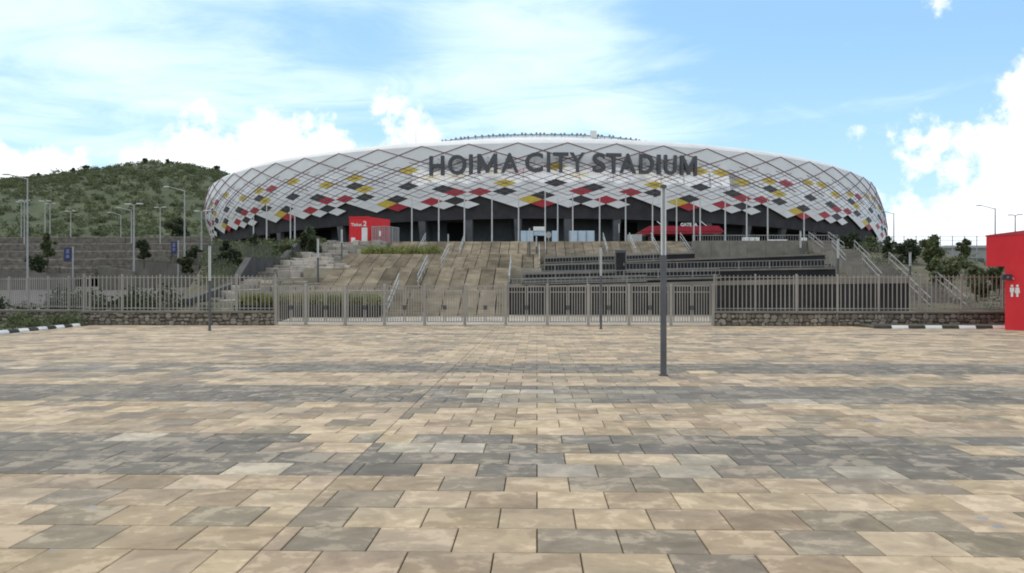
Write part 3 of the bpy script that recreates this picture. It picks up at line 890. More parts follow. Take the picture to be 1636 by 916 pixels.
for k, (px, yb, yt, ys, D, lab) in enumerate([
    (508, 452, 381, 412, 62, 'dark-footed light column at the left of the block bank'),
    (546, 429, 366, 388, 76, 'light column between block bank and brown stairs'),
    (716, 398, 374, 392, 97, 'thin light column at the stair top left of centre'),
    (846, 421, 365, 386, 77, 'thin light column on the third landing near the white booth'),
    (857, 410, 377, 394, 84, 'pale light column right of the one on the third landing'),
    (989, 386, 357, 372, 110, 'thin light column on the platform left of the grey box'),
    (1279, 425, 369, 396, 72, 'light column on the ramps below the small white box'),
    (1339, 441, 381, 413, 58, 'light column where the ramps meet the side stairs'),
    (1454, 441, 403, 425, 58, 'light column on the right bank beyond the side stairs')]):
    light_column(px, yb, yt, ys, lab, D=D, r=.075)

# ------------------------------------------------------------------ street lamps
def street_lamp(px, yt, yb, D, label, kind='double', r=0.09):
    p = W(px, yb, D); h = WZ(yt, px, D) - p.z
    t = thing('street_lamp', p, label, 'street lamp', 'street lamps')
    MB().tube((p.x, D, p.z - 1.2), (p.x, D, p.z + h), r * 1.15, r * .7, 8).build('pole', 'galv', t)
    def head(x0, z0, x1, z1):
        MB().tube((x0, D, z0), (x1, D, z1), .05, .04, 6).build('arm', 'galv', t)
        s = 1 if x1 > x0 else -1
        MB().bev(min(x1, x1 + s * .6), max(x1, x1 + s * .6), D - .14, D + .14, z1 - .05, z1 + .07, .03).build('lamp_head', 'polegrey', t)
    if kind == 'left': head(p.x, p.z + h - .1, p.x - 1.7, p.z + h + .35)
    elif kind == 'right': head(p.x, p.z + h - .1, p.x + 1.4, p.z + h + .2)
    else:
        head(p.x, p.z + h - .12, p.x - .28, p.z + h + .02); head(p.x, p.z + h - .12, p.x + .28, p.z + h + .06)
LAMPS = [(34, 323, 379, 140, 'street lamp at the far left edge above the terraces', 'double'), (39, 321, 383, 128, 'lamp just right of the farthest left terrace lamp', 'double'),
         (44, 285, 480, 78, 'tall street lamp with one long arm behind the far left fence', 'left'), (72, 322, 386, 126, 'double-headed lamp above the small tree on the terraces', 'double'),
         (80, 326, 378, 146, 'lamp right beside the double-headed lamp above the terrace tree', 'double'), (113, 338, 379, 142, 'short far lamp above the left navy poster', 'double'),
         (193, 343, 381, 150, 'thin far lamp left of the lamp pair above the terraces', 'left'), (210, 336, 386, 128, 'lamp behind the taller lamp in the terrace middle', 'left'),
         (214, 327, 434, 84, 'tall double-headed lamp in the middle of the terraces', 'double'), (256, 332, 389, 126, 'lamp standing left of the big dark tree', 'double'),
         (295, 304, 409, 92, 'tall lamp with one arm right of the big dark tree', 'left'), (322, 338, 401, 104, 'lamp next to the left end of the stadium', 'double'),
         (338, 337, 400, 118, 'lamp against the stadium left edge', 'double'),
         (1428, 341, 393, 130, 'street lamp just right of the stadium', 'left'), (1590, 333, 400, 110, 'street lamp rising behind the red building', 'left'), (1622, 344, 400, 110, 'lamp rising behind the red building roof, rightmost', 'double')]
for px, yt, yb, D, lab, kd in LAMPS: street_lamp(px, yt, yb, D, lab, kd)

# ------------------------------------------------------------------ flagpoles
FP = [(405, 345, 118), (426, 329, 112), (464, 332, 112), (471, 327, 108), (658, 315, 108), (701, 310, 106), (742, 311, 106), (786, 311, 106), (828.5, 309, 105), (871, 308, 105), (891, 318, 110),
      (915, 309, 105), (958, 317, 106), (999.5, 311, 106), (1042.5, 314, 106), (1081, 314, 106), (1108.5, 323, 108), (1118.6, 316, 106), (1158.7, 317, 107), (1193, 319, 108), (1226.5, 322, 110), (1284.6, 341, 112)]
for k, (px, yt, D) in enumerate(FP):
    p = W(px, 400, D); zt = WZ(yt, px, D)
    t = thing('flagpole', (p.x, D, PLAT_Z), 'slim white flagpole before the stadium, %s from the left' % ORD[k], 'flagpole', 'flagpoles')
    MB().tube((p.x, D, PLAT_Z - .05), (p.x, D, zt), .10, .07, 8).build('pole', 'polegrey', t)
    MB().tube((p.x, D, zt), (p.x, D, zt + .13), .1, .03, 8).build('finial', 'polegrey', t)
    MB().tube((p.x, D, PLAT_Z - .05), (p.x, D, PLAT_Z + .12), .2, .2, 8).build('base', 'galv', t)

# ------------------------------------------------------------------ stadium
A_, RAT, DC, ROT, XC = 95.0, 1.05, 2.8 * 95.0, -0.05, (860 - 858) / F * 2.8 * 95.0
HA = 0.2946 * A_
def build_plan():
    th = np.linspace(0, 2 * np.pi, 5761)
    ex, ey = A_ * np.cos(th), A_ * RAT * np.sin(th)
    X = XC + ex * math.cos(ROT) - ey * math.sin(ROT); Y = DC + ex * math.sin(ROT) + ey * math.cos(ROT)
    s = np.r_[0, np.cumsum(np.hypot(np.diff(X), np.diff(Y)))]
    front = np.where(Y < DC)[0]
    px = 858 + F * X / Y
    c = front[np.argmin(abs(px[front] - 867))]
    return X, Y, s, c
PX_, PY_, PS_, PC_ = build_plan()
STOT = PS_[-1]; NPITCH = 64; PITCH = STOT / NPITCH; UU = PITCH / 4
def plan(u):
    s = (PS_[PC_] + u * UU) % STOT
    x = np.interp(s, PS_, PX_); y = np.interp(s, PS_, PY_)
    x2 = np.interp((s + .5) % STOT, PS_, PX_); y2 = np.interp((s + .5) % STOT, PS_, PY_)
    tx, ty = x2 - x, y2 - y; l = math.hypot(tx, ty)
    return x, y, ty / l, -tx / l     # outward normal (towards the camera at the front)
def prof(u, v):
    """height and outward offset of the skin; v = 0 is the row of apexes, v = 16 the lower points"""
    x, y, nx, ny = plan(u)
    q = min(1.0, ((x - XC) / A_) ** 2)
    za = CAMH + HA * (1 - .08 * q); zb = CAMH + 15.36 - 3.4 * q
    side = nx                        # -1 left .. +1 right
    r = max(0.0, side) ** 2; l = max(0.0, -side) ** 2; c = 1 - r - l
    if v >= 0:
        z = za + (zb - za) * v / 16.0
        f = min(v / 16.0, 1.25)
        off = c * (1.4 * math.sin(min(f, 1) * math.pi * .75)) + l * (1.8 * math.sin(min(f, 1.0) * math.pi) - 1.5 * f) + r * (3.6 * math.sin(min(f, 1) * math.pi / 2))
    else:
        k = -v
        z = za + (1.5 * (1 - math.exp(-k / 1.2)) + .05 * k); off = -(.9 * k + .16 * k * k)
    return x, y, nx, ny, z, off
def skin(u, v, out=0.0):
    x, y, nx, ny, z, off = prof(u, v)
    return (x + nx * (off + out), y + ny * (off + out), z)

BASE_COL = {(0, 13): 'k', (0, 15): 'r', (11, 14): 'y', (1, 10): 'k', (7, 12): 'r', (7, 14): 'n', (8, 15): 'n', (9, 12): 'k', (9, 10): 'y', (8, 9): 'k', (8, 7): 'y', (1, 6): 'y', (10, 7): 'r'}
def cell_colour(u, v):
    blk = math.floor((u + .5) / 12); m = int(u - 12 * blk)
    if (m, v) in BASE_COL:
        if (m, v) == (10, 7) and blk in (0, -2): return 'w'
        return BASE_COL[(m, v)]
    if blk == 0:
        e = {(3, 12): 'r', (4, 11): 'k', (3, 14): 'k', (5, 14): 'r', (3, 8): 'y'}
    else:
        e = {(3, 14): 'r', (4, 11): 'k', (5, 12): 'r', (5, 14): 'k', (5, 8): 'y', (3, 6): 'y' if blk > 0 else 'w', (3, 8): 'y' if blk == -1 else 'w'}
    return e.get((m, v), 'w')
STAD = thing('stadium', (XC, DC, PLAT_Z), 'round white stadium with diamond cladding in red, yellow and black', 'stadium')
def diamond(uc, vc, hu, hv, out=.30, th=.12, g=.022):
    """one cladding sheet: four corners on the skin, given thickness"""
    pts = [(uc - hu * (1 - g), vc), (uc, vc + hv * (1 - g)), (uc + hu * (1 - g), vc), (uc, vc - hv * (1 - g))]
    f = [skin(a, b, out) for a, b in pts]; bk = [skin(a, b, out - th) for a, b in pts]
    fs = [(0, 1, 2, 3)] + [(i, 4 + i, 4 + (i + 1) % 4, (i + 1) % 4) for i in range(4)]
    return f + bk, fs
def in_glow_band(uc, vc):
    lo, hi = -10.6, 16.2
    return lo < uc < hi and 6.2 < vc < 9.8
def build_stadium():
    UM = 62
    # --- backing skin
    us = np.arange(-UM - 6, UM + 7, 1.0)
    def sheet(name, vlist, out, m, u0=-UM - 6, u1=UM + 7, smooth=True):
        uu = np.arange(u0, u1, 1.0); vs = [skin(u, v, out) for v in vlist for u in uu]; n = len(uu)
        fs = [(j * n + i, (j + 1) * n + i, (j + 1) * n + i + 1, j * n + i + 1) for j in range(len(vlist) - 1) for i in range(n - 1)]
        return MB().add(vs, fs).build(name, m, STAD, smooth=smooth)
    sheet('underskin', [0, 2, 4, 6.0], -.15, 'underskin')
    # lower part leaves a slot for the glowing panes in the middle
    for (a, b) in ((-UM - 6, -11), (17, UM + 7)): sheet('underskin', [6.0, 8, 10, 11.0], -.15, 'underskin', a, b)
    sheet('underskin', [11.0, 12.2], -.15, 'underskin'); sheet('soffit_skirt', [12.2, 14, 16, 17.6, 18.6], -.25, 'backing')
    # glowing panes standing in for sky seen through the perforated sheets, between piers
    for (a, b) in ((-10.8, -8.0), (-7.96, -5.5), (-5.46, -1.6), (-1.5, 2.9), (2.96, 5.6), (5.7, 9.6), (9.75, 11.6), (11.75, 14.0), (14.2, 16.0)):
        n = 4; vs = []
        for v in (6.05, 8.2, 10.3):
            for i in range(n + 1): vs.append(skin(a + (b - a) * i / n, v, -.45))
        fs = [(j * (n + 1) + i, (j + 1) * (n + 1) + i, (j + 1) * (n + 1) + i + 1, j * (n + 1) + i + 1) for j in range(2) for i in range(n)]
        MB().add(vs, fs).build('window', 'skyglow_pane', STAD)
    for u in np.arange(-12, 18, 1.0):
        a = skin(u, 6, -.8); b = skin(u + 1, 6, -.8); c = skin(u + 1, 11, -.8); d = skin(u, 11, -.8)
        if u == -12:
            vs = []; fs = []
        o = len(vs); vs += [a, b, c, d]; fs.append((o, o + 3, o + 2, o + 1))
    MB().add(vs, fs).build('pier_wall', 'pier', STAD)
    # --- upper membrane band and roof
    vl = [0, -.6, -1.4, -2.4, -3.6, -5.0, -7.0]
    sheet('upper_band', vl, -.1, 'membrane')
    # lattice of large diamonds, two and a half rows
    cells = []
    for i in range(-16, 17):
        for r in (0, 1, 2, 3):
            uc = 4 * i + 2 + (0 if r % 2 == 0 else 2); vc = 2 + 2 * r
            if r < 2 and abs(uc) <= UM: cells.append((uc, vc))
    for i in range(-16, 17):     # little triangles between the apexes
        u = 4 * i
        if abs(u) > UM: continue
        f = [skin(u + 1.9, .05, .28), skin(u - 1.9, .05, .28), skin(u, 1.9, .28)]
        MB().add(f, [(0, 1, 2)]).build('membrane_panel', 'membrane', STAD)
    for uc, vc in cells:
        # two by two facets so that the sheet follows the curve
        vs = []; g = .965
        for a in (-1, 0, 1):
            for b in (-1, 0, 1): vs.append(skin(uc + (a - b) * g, vc + (a + b) * g, .28))
        fs = [(3 * i + j, 3 * (i + 1) + j, 3 * (i + 1) + j + 1, 3 * i + j + 1) for i in range(2) for j in range(2)]
        MB().add(vs, fs).build('membrane_panel', 'membrane', STAD)
    # --- small diamonds
    cnt = 0; rest = {}
    small = []
    for u in range(-UM, UM + 1):
        vmax = 15
        for v in range(5, 31):
            if (u + v) % 2 == 0: continue
            # already covered by the large sheets?
            big = False
            for uc, vc in ((4 * math.floor(u / 4) + 2, 2), (4 * round(u / 4), 4)):
                if abs(u - uc) + abs(v - vc) < 2: big = True
            if big: continue
            if v > 15 and not (u > 38 and v < 16 + (u - 38) * 2.5): continue
            small.append((u, v))
    cm = {'w': 'whitepanel', 'r': 'redpanel', 'y': 'yellowpanel', 'k': 'blackpanel'}
    order = sorted(small, key=lambda c: abs(c[0]))
    for (u, v) in order:
        k = cell_colour(u, v) if v <= 15 else ('w' if random.random() < .9 else random.choice('rky'))
        if k == 'n': continue
        m = ('mesh_' + {'w': 'white', 'r': 'red', 'y': 'yellow', 'k': 'black'}[k]) if in_glow_band(u, v) else cm[k]
        vs, fs = diamond(u, v, 1, 1)
        if cnt < 300:
            MB().add(vs, fs).build('cladding_panel', m, STAD); cnt += 1
        else:
            rest.setdefault(m, MB()).add(vs, fs)
    for m, mb in rest.items(): mb.build('cladding_panel_field', m, STAD, kind='stuff')
    # --- dark red lattice bars
    def bars(name, m, vmax, r, step, out, u0=-UM, u1=UM):
        mb = MB()
        for i in range(-22, 23):
            ua = 4 * i + 2
            for s in (-1, 1):
                pts = [skin(ua + s * q, q, out) for q in np.arange(0, vmax + .01, 1.0)]
                if abs(ua + s * vmax) > UM + 4 or abs(ua) > UM: continue
                for a, b in zip(pts[:-1], pts[1:]): mb.tube(a, b, r, r, 5, caps=False)
        mb.build(name, m, STAD, kind='stuff')
    bars('lattice_bars', 'lattice', 9, .078, 1, .38)
    # finer bars between the small sheets
    mb = MB()
    for i in range(-33, 34):
        for s in (-1, 1):
            u0 = 2 * i
            pts = [skin(u0 + s * q, 5 + q, .33) for q in np.arange(-1 if (u0 % 4 == 2) else 0, 8.01, 1.0)]
            for a, b in zip(pts[:-1], pts[1:]): mb.tube(a, b, .045, .045, 4, caps=False)
    mb.build('fine_lattice_bars', 'latticegrey', STAD, kind='stuff')
    # --- roof ring rising behind the rim, highest at the front stand
    uu = np.arange(-UM - 6, UM + 7, 1.0)
    def roof_pt(u, k):
        x, y, nx, ny, z, off = prof(u, -7.0)
        rise = 3.9 * math.exp(-((u - .5) / 22.0) ** 4) 
        zz = z - .15 + (.6 + rise) * k ** 1.3 if k > 0 else z - .15
        return (x + nx * (off - 14 * k), y + ny * (off - 14 * k), zz)
    ks = [0, .3, .6, .85, 1.0]
    vs = [roof_pt(u, k) for k in ks for u in uu]; n = len(uu)
    fs = [(j * n + i, (j + 1) * n + i, (j + 1) * n + i + 1, j * n + i + 1) for j in range(len(ks) - 1) for i in range(n - 1)]
    vs2 = [(p[0], p[1], p[2] - 1.2) for p in vs[-n:]]
    o = len(vs); fs += [((len(ks) - 1) * n + i, o + i, o + i + 1, (len(ks) - 1) * n + i + 1) for i in range(n - 1)]
    MB().add(vs + vs2, fs).build('roof', 'roofwhite', STAD, smooth=True)
    # maintenance rail and floodlights along the high edge
    def edge(u, dz=0): p = roof_pt(u, 1.0); return (p[0], p[1], p[2] + dz)
    mb = MB(); ul = np.arange(-16.0, 17.1, .5)
    for a, b in zip(ul[:-1], ul[1:]): mb.tube(edge(a, .45), edge(b, .45), .09, .09, 4); mb.tube(edge(a, .2), edge(b, .2), .07, .07, 4)
    for a in ul[::2]: mb.tube(edge(a, -.1), edge(a, .45), .06, .06, 4)
    mb.build('roof_rail', 'column', STAD)
    rg = random.Random(9)
    u = -16.4
    while u < 16.6:
        p = edge(u, .5)
        fl = MB().bev(p[0] - .22, p[0] + .22, p[1] - .2, p[1] + .2, p[2], p[2] + .34 * rg.uniform(.7, 1.3), .05); fl.tube((p[0], p[1], p[2] - .4), (p[0], p[1], p[2]), .05, .05, 4)
        fl.build('floodlight', 'ramprail', STAD)
        u += rg.uniform(.45, 1.1)
    p = edge(7.4, .0)
    MB().bev(p[0] - .7, p[0] + .7, p[1] - .6, p[1] + .6, p[2] - .2, p[2] + 1.5, .05).build('roof_box', 'membrane', STAD)
    for u, h in ((6.5, 2.6), (-14.2, 4.6), (-20, 1.6), (15.5, 1.8), (22, 2.2)):
        q = roof_pt(u, .15); MB().tube(q, (q[0], q[1], q[2] + h), .05, .03, 5).build('antenna', 'column', STAD)
    # --- concourse wall, columns and soffit
    def ring(u, off, z):
        x, y, nx, ny = plan(u); return (x + nx * off, y + ny * off, z)
    uu = np.arange(-UM - 6, UM + 7, 1.0); n = len(uu)
    vs = [ring(u, -9, PLAT_Z - .3) for u in uu] + [ring(u, -9, 20) for u in uu]
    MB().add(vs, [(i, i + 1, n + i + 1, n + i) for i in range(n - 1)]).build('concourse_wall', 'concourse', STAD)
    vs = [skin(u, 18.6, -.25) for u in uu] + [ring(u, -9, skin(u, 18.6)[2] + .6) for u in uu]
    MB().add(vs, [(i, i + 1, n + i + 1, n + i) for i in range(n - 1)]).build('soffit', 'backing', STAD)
    for i in range(-15, 16):
        for du in (0,):
            u = 4 * i + 2 + du
            a = ring(u, -1.5, PLAT_Z - .3); b = skin(u, 18.3, -.8)
            mb = MB(); x, y, nx, ny = plan(u); tx, ty = -ny, nx
            vs = []
            for p, w in ((a, .42), (b, .75)):
                for s, d in ((-1, -1), (1, -1), (1, 1), (-1, 1)):
                    vs.append((p[0] + tx * w * s + nx * .5 * d, p[1] + ty * w * s + ny * .5 * d, p[2]))
            mb.add(vs, [(0, 1, 2, 3), (7, 6, 5, 4), (0, 4, 5, 1), (1, 5, 6, 2), (2, 6, 7, 3), (3, 7, 4, 0)])
            mb.build('column', 'column', STAD)
            # panelled bay beside every column
            q0, q1 = u + .9, u + 3.2
            vs = [ring(q0, -8.7, PLAT_Z), ring(q1, -8.7, PLAT_Z), ring(q1, -8.7, 15.2), ring(q0, -8.7, 15.2)]
            if i % 4 != 1: MB().add(vs, [(0, 1, 2, 3)]).build('bay_panel', 'concourse', STAD)
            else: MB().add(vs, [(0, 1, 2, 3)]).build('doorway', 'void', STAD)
build_stadium()

# the sign
def build_sign():
    t = thing('stadium_sign', skin(1, 5, 1.0), 'large dark grey raised letters reading HOIMA CITY STADIUM on the stadium front', 'sign')
    L = [('H', 698), ('O', 730.4), ('I', 752.4), ('M', 778.5), ('A', 814.5), ('C', 853.5), ('I', 876.5), ('T', 896), ('Y', 922.5), ('S', 957), ('T', 980.5), ('A', 1003), ('D', 1033), ('I', 1052.5), ('U', 1071), ('M', 1100)]
    pxs = {}
    ug = np.arange(-14, 20, .05)
    pp = []
    for u in ug:
        p = skin(u, 5.3, 1.3); pp.append(818 + F * math.tan(math.atan2(p[0], p[1]) + YAW))
    LW = [24.5, 29.5, 5.8, 32, 28.5, 29, 5.8, 25, 25, 21, 25, 27, 24.5, 5.8, 21.5, 29]
    for (ch, px), wpx in zip(L, LW):
        u = float(np.interp(px, pp, ug))
        q = skin(u, 5.0, 1.3); nx, ny = plan(u)[2:]
        cap = 31.5 / F * q[1]                     # letter height on the facade
        cu = bpy.data.curves.new('letter', 'FONT'); cu.body = ch; cu.align_x = 'CENTER'
        cu.size = cap / 0.729; cu.extrude = .28; cu.offset = .12
        if ch == 'M': cu.offset = .045
        if ch in 'AYHT': cu.offset = .09
        tmp = bpy.data.objects.new('tmp', cu); COL.objects.link(tmp)
        bpy.context.view_layer.update()
        me = bpy.data.meshes.new_from_object(tmp.evaluated_get(bpy.context.evaluated_depsgraph_get()))
        bpy.data.objects.remove(tmp)
        if ch == 'M':                              # splayed capital drawn as one outline
            w, h, k = 1.0, 1.0, .165
            o2 = [(0, 0), (k, 0), (k, .66), (.5 - .34 * k, .04), (.5 + .34 * k, .04), (1 - k, .66), (1 - k, 0), (1, 0), (1, 1), (1 - 1.1 * k, 1), (.5, .40), (1.1 * k, 1), (0, 1)]
            n = len(o2)
            mb = MB().add([(a, b, .28) for a, b in o2] + [(a, b, -.28) for a, b in o2],
                          [tuple(range(n)), tuple(range(2 * n - 1, n - 1, -1))] + [(i, n + i, n + (i + 1) % n, (i + 1) % n) for i in range(n)])
            me = mb.mesh('letter')
        me.name = 'letter'; me.materials.clear(); me.materials.append(M['letter'])
        xs = [v.co.x for v in me.vertices]; cx = (min(xs) + max(xs)) / 2; ys = [v.co.y for v in me.vertices]; sc = cap / (max(ys) - min(ys)); y0 = min(ys); sx = wpx / F * q[1] / (max(xs) - min(xs))
        for v in me.vertices: v.co = ((v.co.x - cx) * sx, (v.co.y - y0) * sc, v.co.z)
        o = bpy.data.objects.new('letter', me); COL.objects.link(o)
        zbot = CAMH + (460 - (275.5 + 6.5 * abs((px - 880) / 220) ** 1.6 - (0 if px > 880 else 0))) / F * q[1]
        o.location = (q[0], q[1], zbot)
        o.rotation_euler = (R(90), 0, math.atan2(ny, nx) + R(90))
        link_parent(o, t)
    mb = MB()
    for ch, px in L:
        u = float(np.interp(px, pp, ug))
        for v in (3.6, 4.8):
            mb.tube(skin(u, v, .2), skin(u, v, 1.1), .07, .07, 4)
    mb.build('mounting_bracket', 'column', t)
build_sign()

# ------------------------------------------------------------------ text helper
def text_part(body, size, m, parent, loc, rz=0.0, extrude=.02, name='lettering', offset=0.0):
    cu = bpy.data.curves.new(name, 'FONT'); cu.body = body; cu.size = size; cu.extrude = extrude; cu.align_x = 'CENTER'; cu.offset = offset
    tmp = bpy.data.objects.new('tmp', cu); COL.objects.link(tmp); bpy.context.view_layer.update()
    me = bpy.data.meshes.new_from_object(tmp.evaluated_get(bpy.context.evaluated_depsgraph_get())); bpy.data.objects.remove(tmp)
    me.name = name; me.materials.clear(); me.materials.append(M[m])
    o = bpy.data.objects.new(name, me); COL.objects.link(o); o.location = loc; o.rotation_euler = (R(90), 0, rz)
    if parent: link_parent(o, parent)
    return o

# ------------------------------------------------------------------ ticket booth
def ticket_booth():
    D = 101.0
    a = W(558, 387, D); b = W(590, 387, D); zt = WZ(347, 575, D)
    t = thing('ticket_booth', (a.x, D, PLAT_Z), 'red ticket booth with white door, marked Ticket 2, at the stair top', 'booth')
    z0 = PLAT_Z
    vs = [(a.x, D, z0), (b.x, D, z0), (b.x + 1.9, D + 3.2, z0), (a.x + 1.4, D + 3.2, z0), (a.x, D, zt - .05), (b.x, D, zt + .02), (b.x + 1.9, D + 3.2, zt - .05), (a.x + 1.4, D + 3.2, zt - .05)]
    MB().add(vs, [(4, 5, 6, 7), (0, 1, 5, 4), (1, 2, 6, 5), (2, 3, 7, 6), (3, 0, 4, 7)]).build('wall', 'red', t)
    MB().box(a.x - .05, b.x + .05, D - .06, D - .003, zt - .1, zt + .06).build('roof_trim', 'red', t)
    dx0, dx1 = WX(578, D), WX(587, D)
    MB().box(dx0, dx1, D - .05, D - .004, z0, WZ(364, 580, D)).build('door', 'whitepaint', t)
    x0, x1 = WX(562, D), WX(568, D)
    MB().box(x0, x1, D - .35, D - .004, z0, WZ(380, 565, D)).build('ticket_counter', 'whitepaint', t)
    text_part('Ticket', .50, 'whitepaint', t, (WX(569.5, D), D - .03, WZ(361.5, 570, D)), offset=.012)
    text_part('2', .85, 'whitepaint', t, (WX(583, D), D - .03, WZ(361.5, 583, D)), offset=.02)
    # mesh enclosure beside it
    e = thing('mesh_enclosure', (b.x + 1, D - 1, PLAT_Z), 'grey mesh enclosure against the right side of the red ticket booth', 'enclosure')
    x0 = WX(593, D - 1.2); x1 = WX(617, D - 1.2); x2 = WX(637, D + 1.5); zt2 = WZ(363, 617, D)
    pts = [(x0, D - .6), (x1, D - 1.2), (x2, D + 1.5)]
    for (p, q) in zip(pts[:-1], pts[1:]):
        MB().add([(p[0], p[1], z0), (q[0], q[1], z0), (q[0], q[1], zt2), (p[0], p[1], zt2)], [(0, 1, 2, 3)]).build('mesh_panel', 'weldmesh', e)
        for i in range(9):
            f = i / 8; x = p[0] + (q[0] - p[0]) * f; y = p[1] + (q[1] - p[1]) * f
            MB().tube((x, y - .03, z0), (x, y - .03, zt2 + .05), .025 if i % 4 else .05, None, 6).build('post', 'galv', e)
        MB().bar((p[0], p[1] - .04, zt2), (q[0], q[1] - .04, zt2), .06, .06).build('rail', 'galv', e)
    MB().box(WX(606, D - 1), WX(609, D - 1), D - 1.15, D - 1.1, z0 + .9, z0 + 1.5).build('notice', 'whitepaint', e)
ticket_booth()

# ------------------------------------------------------------------ red canopy with lettering
def canopy():
    D = 118.0
    t = thing('entrance_canopy', (WX(1090, D), D, PLAT_Z), 'long red entrance canopy with white GATE lettering right of centre', 'canopy')
    zt = WZ(361, 1090, D); zb = WZ(370, 1090, D); zb2 = WZ(376, 1090, D)
    x0, x1, x2, x3 = WX(1022, D), WX(1038, D), WX(1148, D), WX(1157, D)
    def slab(z0, z1, xa, xb, xc, xd, ya, yb, m, nm):
        vs = [(xa, ya, z0), (xd, ya, z0), (xd, yb, z0), (xa, yb, z0), (xb, ya, z1), (xc, ya, z1), (xc, yb, z1), (xb, yb, z1)]
        MB().add(vs, [(0, 3, 2, 1), (4, 5, 6, 7), (0, 1, 5, 4), (1, 2, 6, 5), (2, 3, 7, 6), (3, 0, 4, 7)]).build(nm, m, t)
    slab(zb, zt, x0, x1, x2, x3, D, D + 6, 'shadedred', 'roof')
    slab(zb - .28, zb - .004, x0 + .6, x0, x3, x3 - .3, D + .3, D + 5.8, 'redpanel', 'soffit')
    for x in (x1 + .3, (x1 + x2) / 2 - 2, x2 - .2): MB().box(x - .12, x + .12, D + 2.8, D + 3.05, PLAT_Z, zb - .28).build('post', 'column', t)
    text_part('GATE', .60, 'whitepaint', t, (WX(1096, D), D - .05, WZ(361.5, 1096, D)), offset=.02)
    text_part('A', .60, 'whitepaint', t, (WX(1111.5, D), D - .05, WZ(361.5, 1109, D)), offset=.02)
    for px in (1050, 1120):
        a = W(px, 354, D + 6); b = W(px + 9, 361.5, D + 1); MB().tube(a, b, .05, .05, 5).build('stay_rod', 'polegrey', t)
    MB().box(x0 + 1.6, x3 - .3, D + 6.1, D + 6.3, PLAT_Z, zb).build('dark_opening', 'void', t)
canopy()

# ------------------------------------------------------------------ booths and barrier boxes on the platform
def white_booth():
    D = 108.0
    t = thing('white_booth', (WX(860, D), D, PLAT_Z), 'white turnstile booth with raised centre at the top of the stairs', 'booth')
    def pan(x0, x1, yt, yb, dy=0, m='palebluepanel', nm='panel', th=.9):
        MB().bev(WX(x0, D), WX(x1, D), D + dy, D + dy + th, WZ(yb, 860, D), WZ(yt, 860, D), .03).build(nm, m, t)
    pan(832, 841.5, 369, 392); pan(842, 852, 369, 392)
    pan(852.5, 871, 369, 376.5, dy=.1); pan(852, 872, 362.5, 368.8, m='whitepaint', nm='header', th=1.2)
    pan(882, 890.5, 369, 392); pan(853, 870.5, 376.7, 392, dy=.7, m='void', nm='opening', th=.1)
    d = MB(); c = W(876.5, 375.5, D + .2); n = 14
    vs = [(c.x + math.cos(2 * math.pi * i / n) * .36, D + .1, c.z + math.sin(2 * math.pi * i / n) * .42) for i in range(n)] + [(c.x + math.cos(2 * math.pi * i / n) * .36, D + .3, c.z + math.sin(2 * math.pi * i / n) * .42) for i in range(n)]
    d.add(vs, [tuple(range(n)), tuple(range(2 * n - 1, n - 1, -1))] + [(i, n + i, n + (i + 1) % n, (i + 1) % n) for i in range(n)]).build('round_panel', 'galv', t)
    MB().tube((c.x, D + .2, PLAT_Z - .1), (c.x, D + .2, c.z - .3), .06).build('stand', 'galv', t)
white_booth()
def box_row(px0, px1, yt, n, D, label, m, cat='barrier', extra=0):
    t = thing('panel_barrier', (WX((px0 + px1) / 2, D), D, PLAT_Z), label, cat)
    for i in range(n):
        x0 = WX(px0 + (px1 - px0) * i / n, D) + .03; x1 = WX(px0 + (px1 - px0) * (i + 1) / n, D) - .03
        MB().bev(x0, x1, D, D + .5, PLAT_Z - .05, WZ(yt, px0, D), .03).build('panel', m, t)
        MB().box(x0 + .05, x0 + .12, D - .06, D - .004, PLAT_Z, WZ(yt, px0, D) - .05).build('stiffener', 'galv', t)
box_row(909, 950, 369, 3, 108, 'row of pale blue panels on the platform right of the white booth', 'palebluepanel')
box_row(1002, 1026, 375, 1, 104, 'plain grey box at the stair top left of the red canopy', 'galv', 'box')
box_row(1187, 1214, 379.5, 3, 104, 'white barrier panels right of the red canopy', 'whitepaint')
box_row(1228, 1258, 383, 3, 104, 'low white barrier panels farther right along the platform', 'whitepaint')
box_row(1282, 1290, 380, 1, 104, 'small white box below the rightmost flagpole', 'whitepaint', 'box')

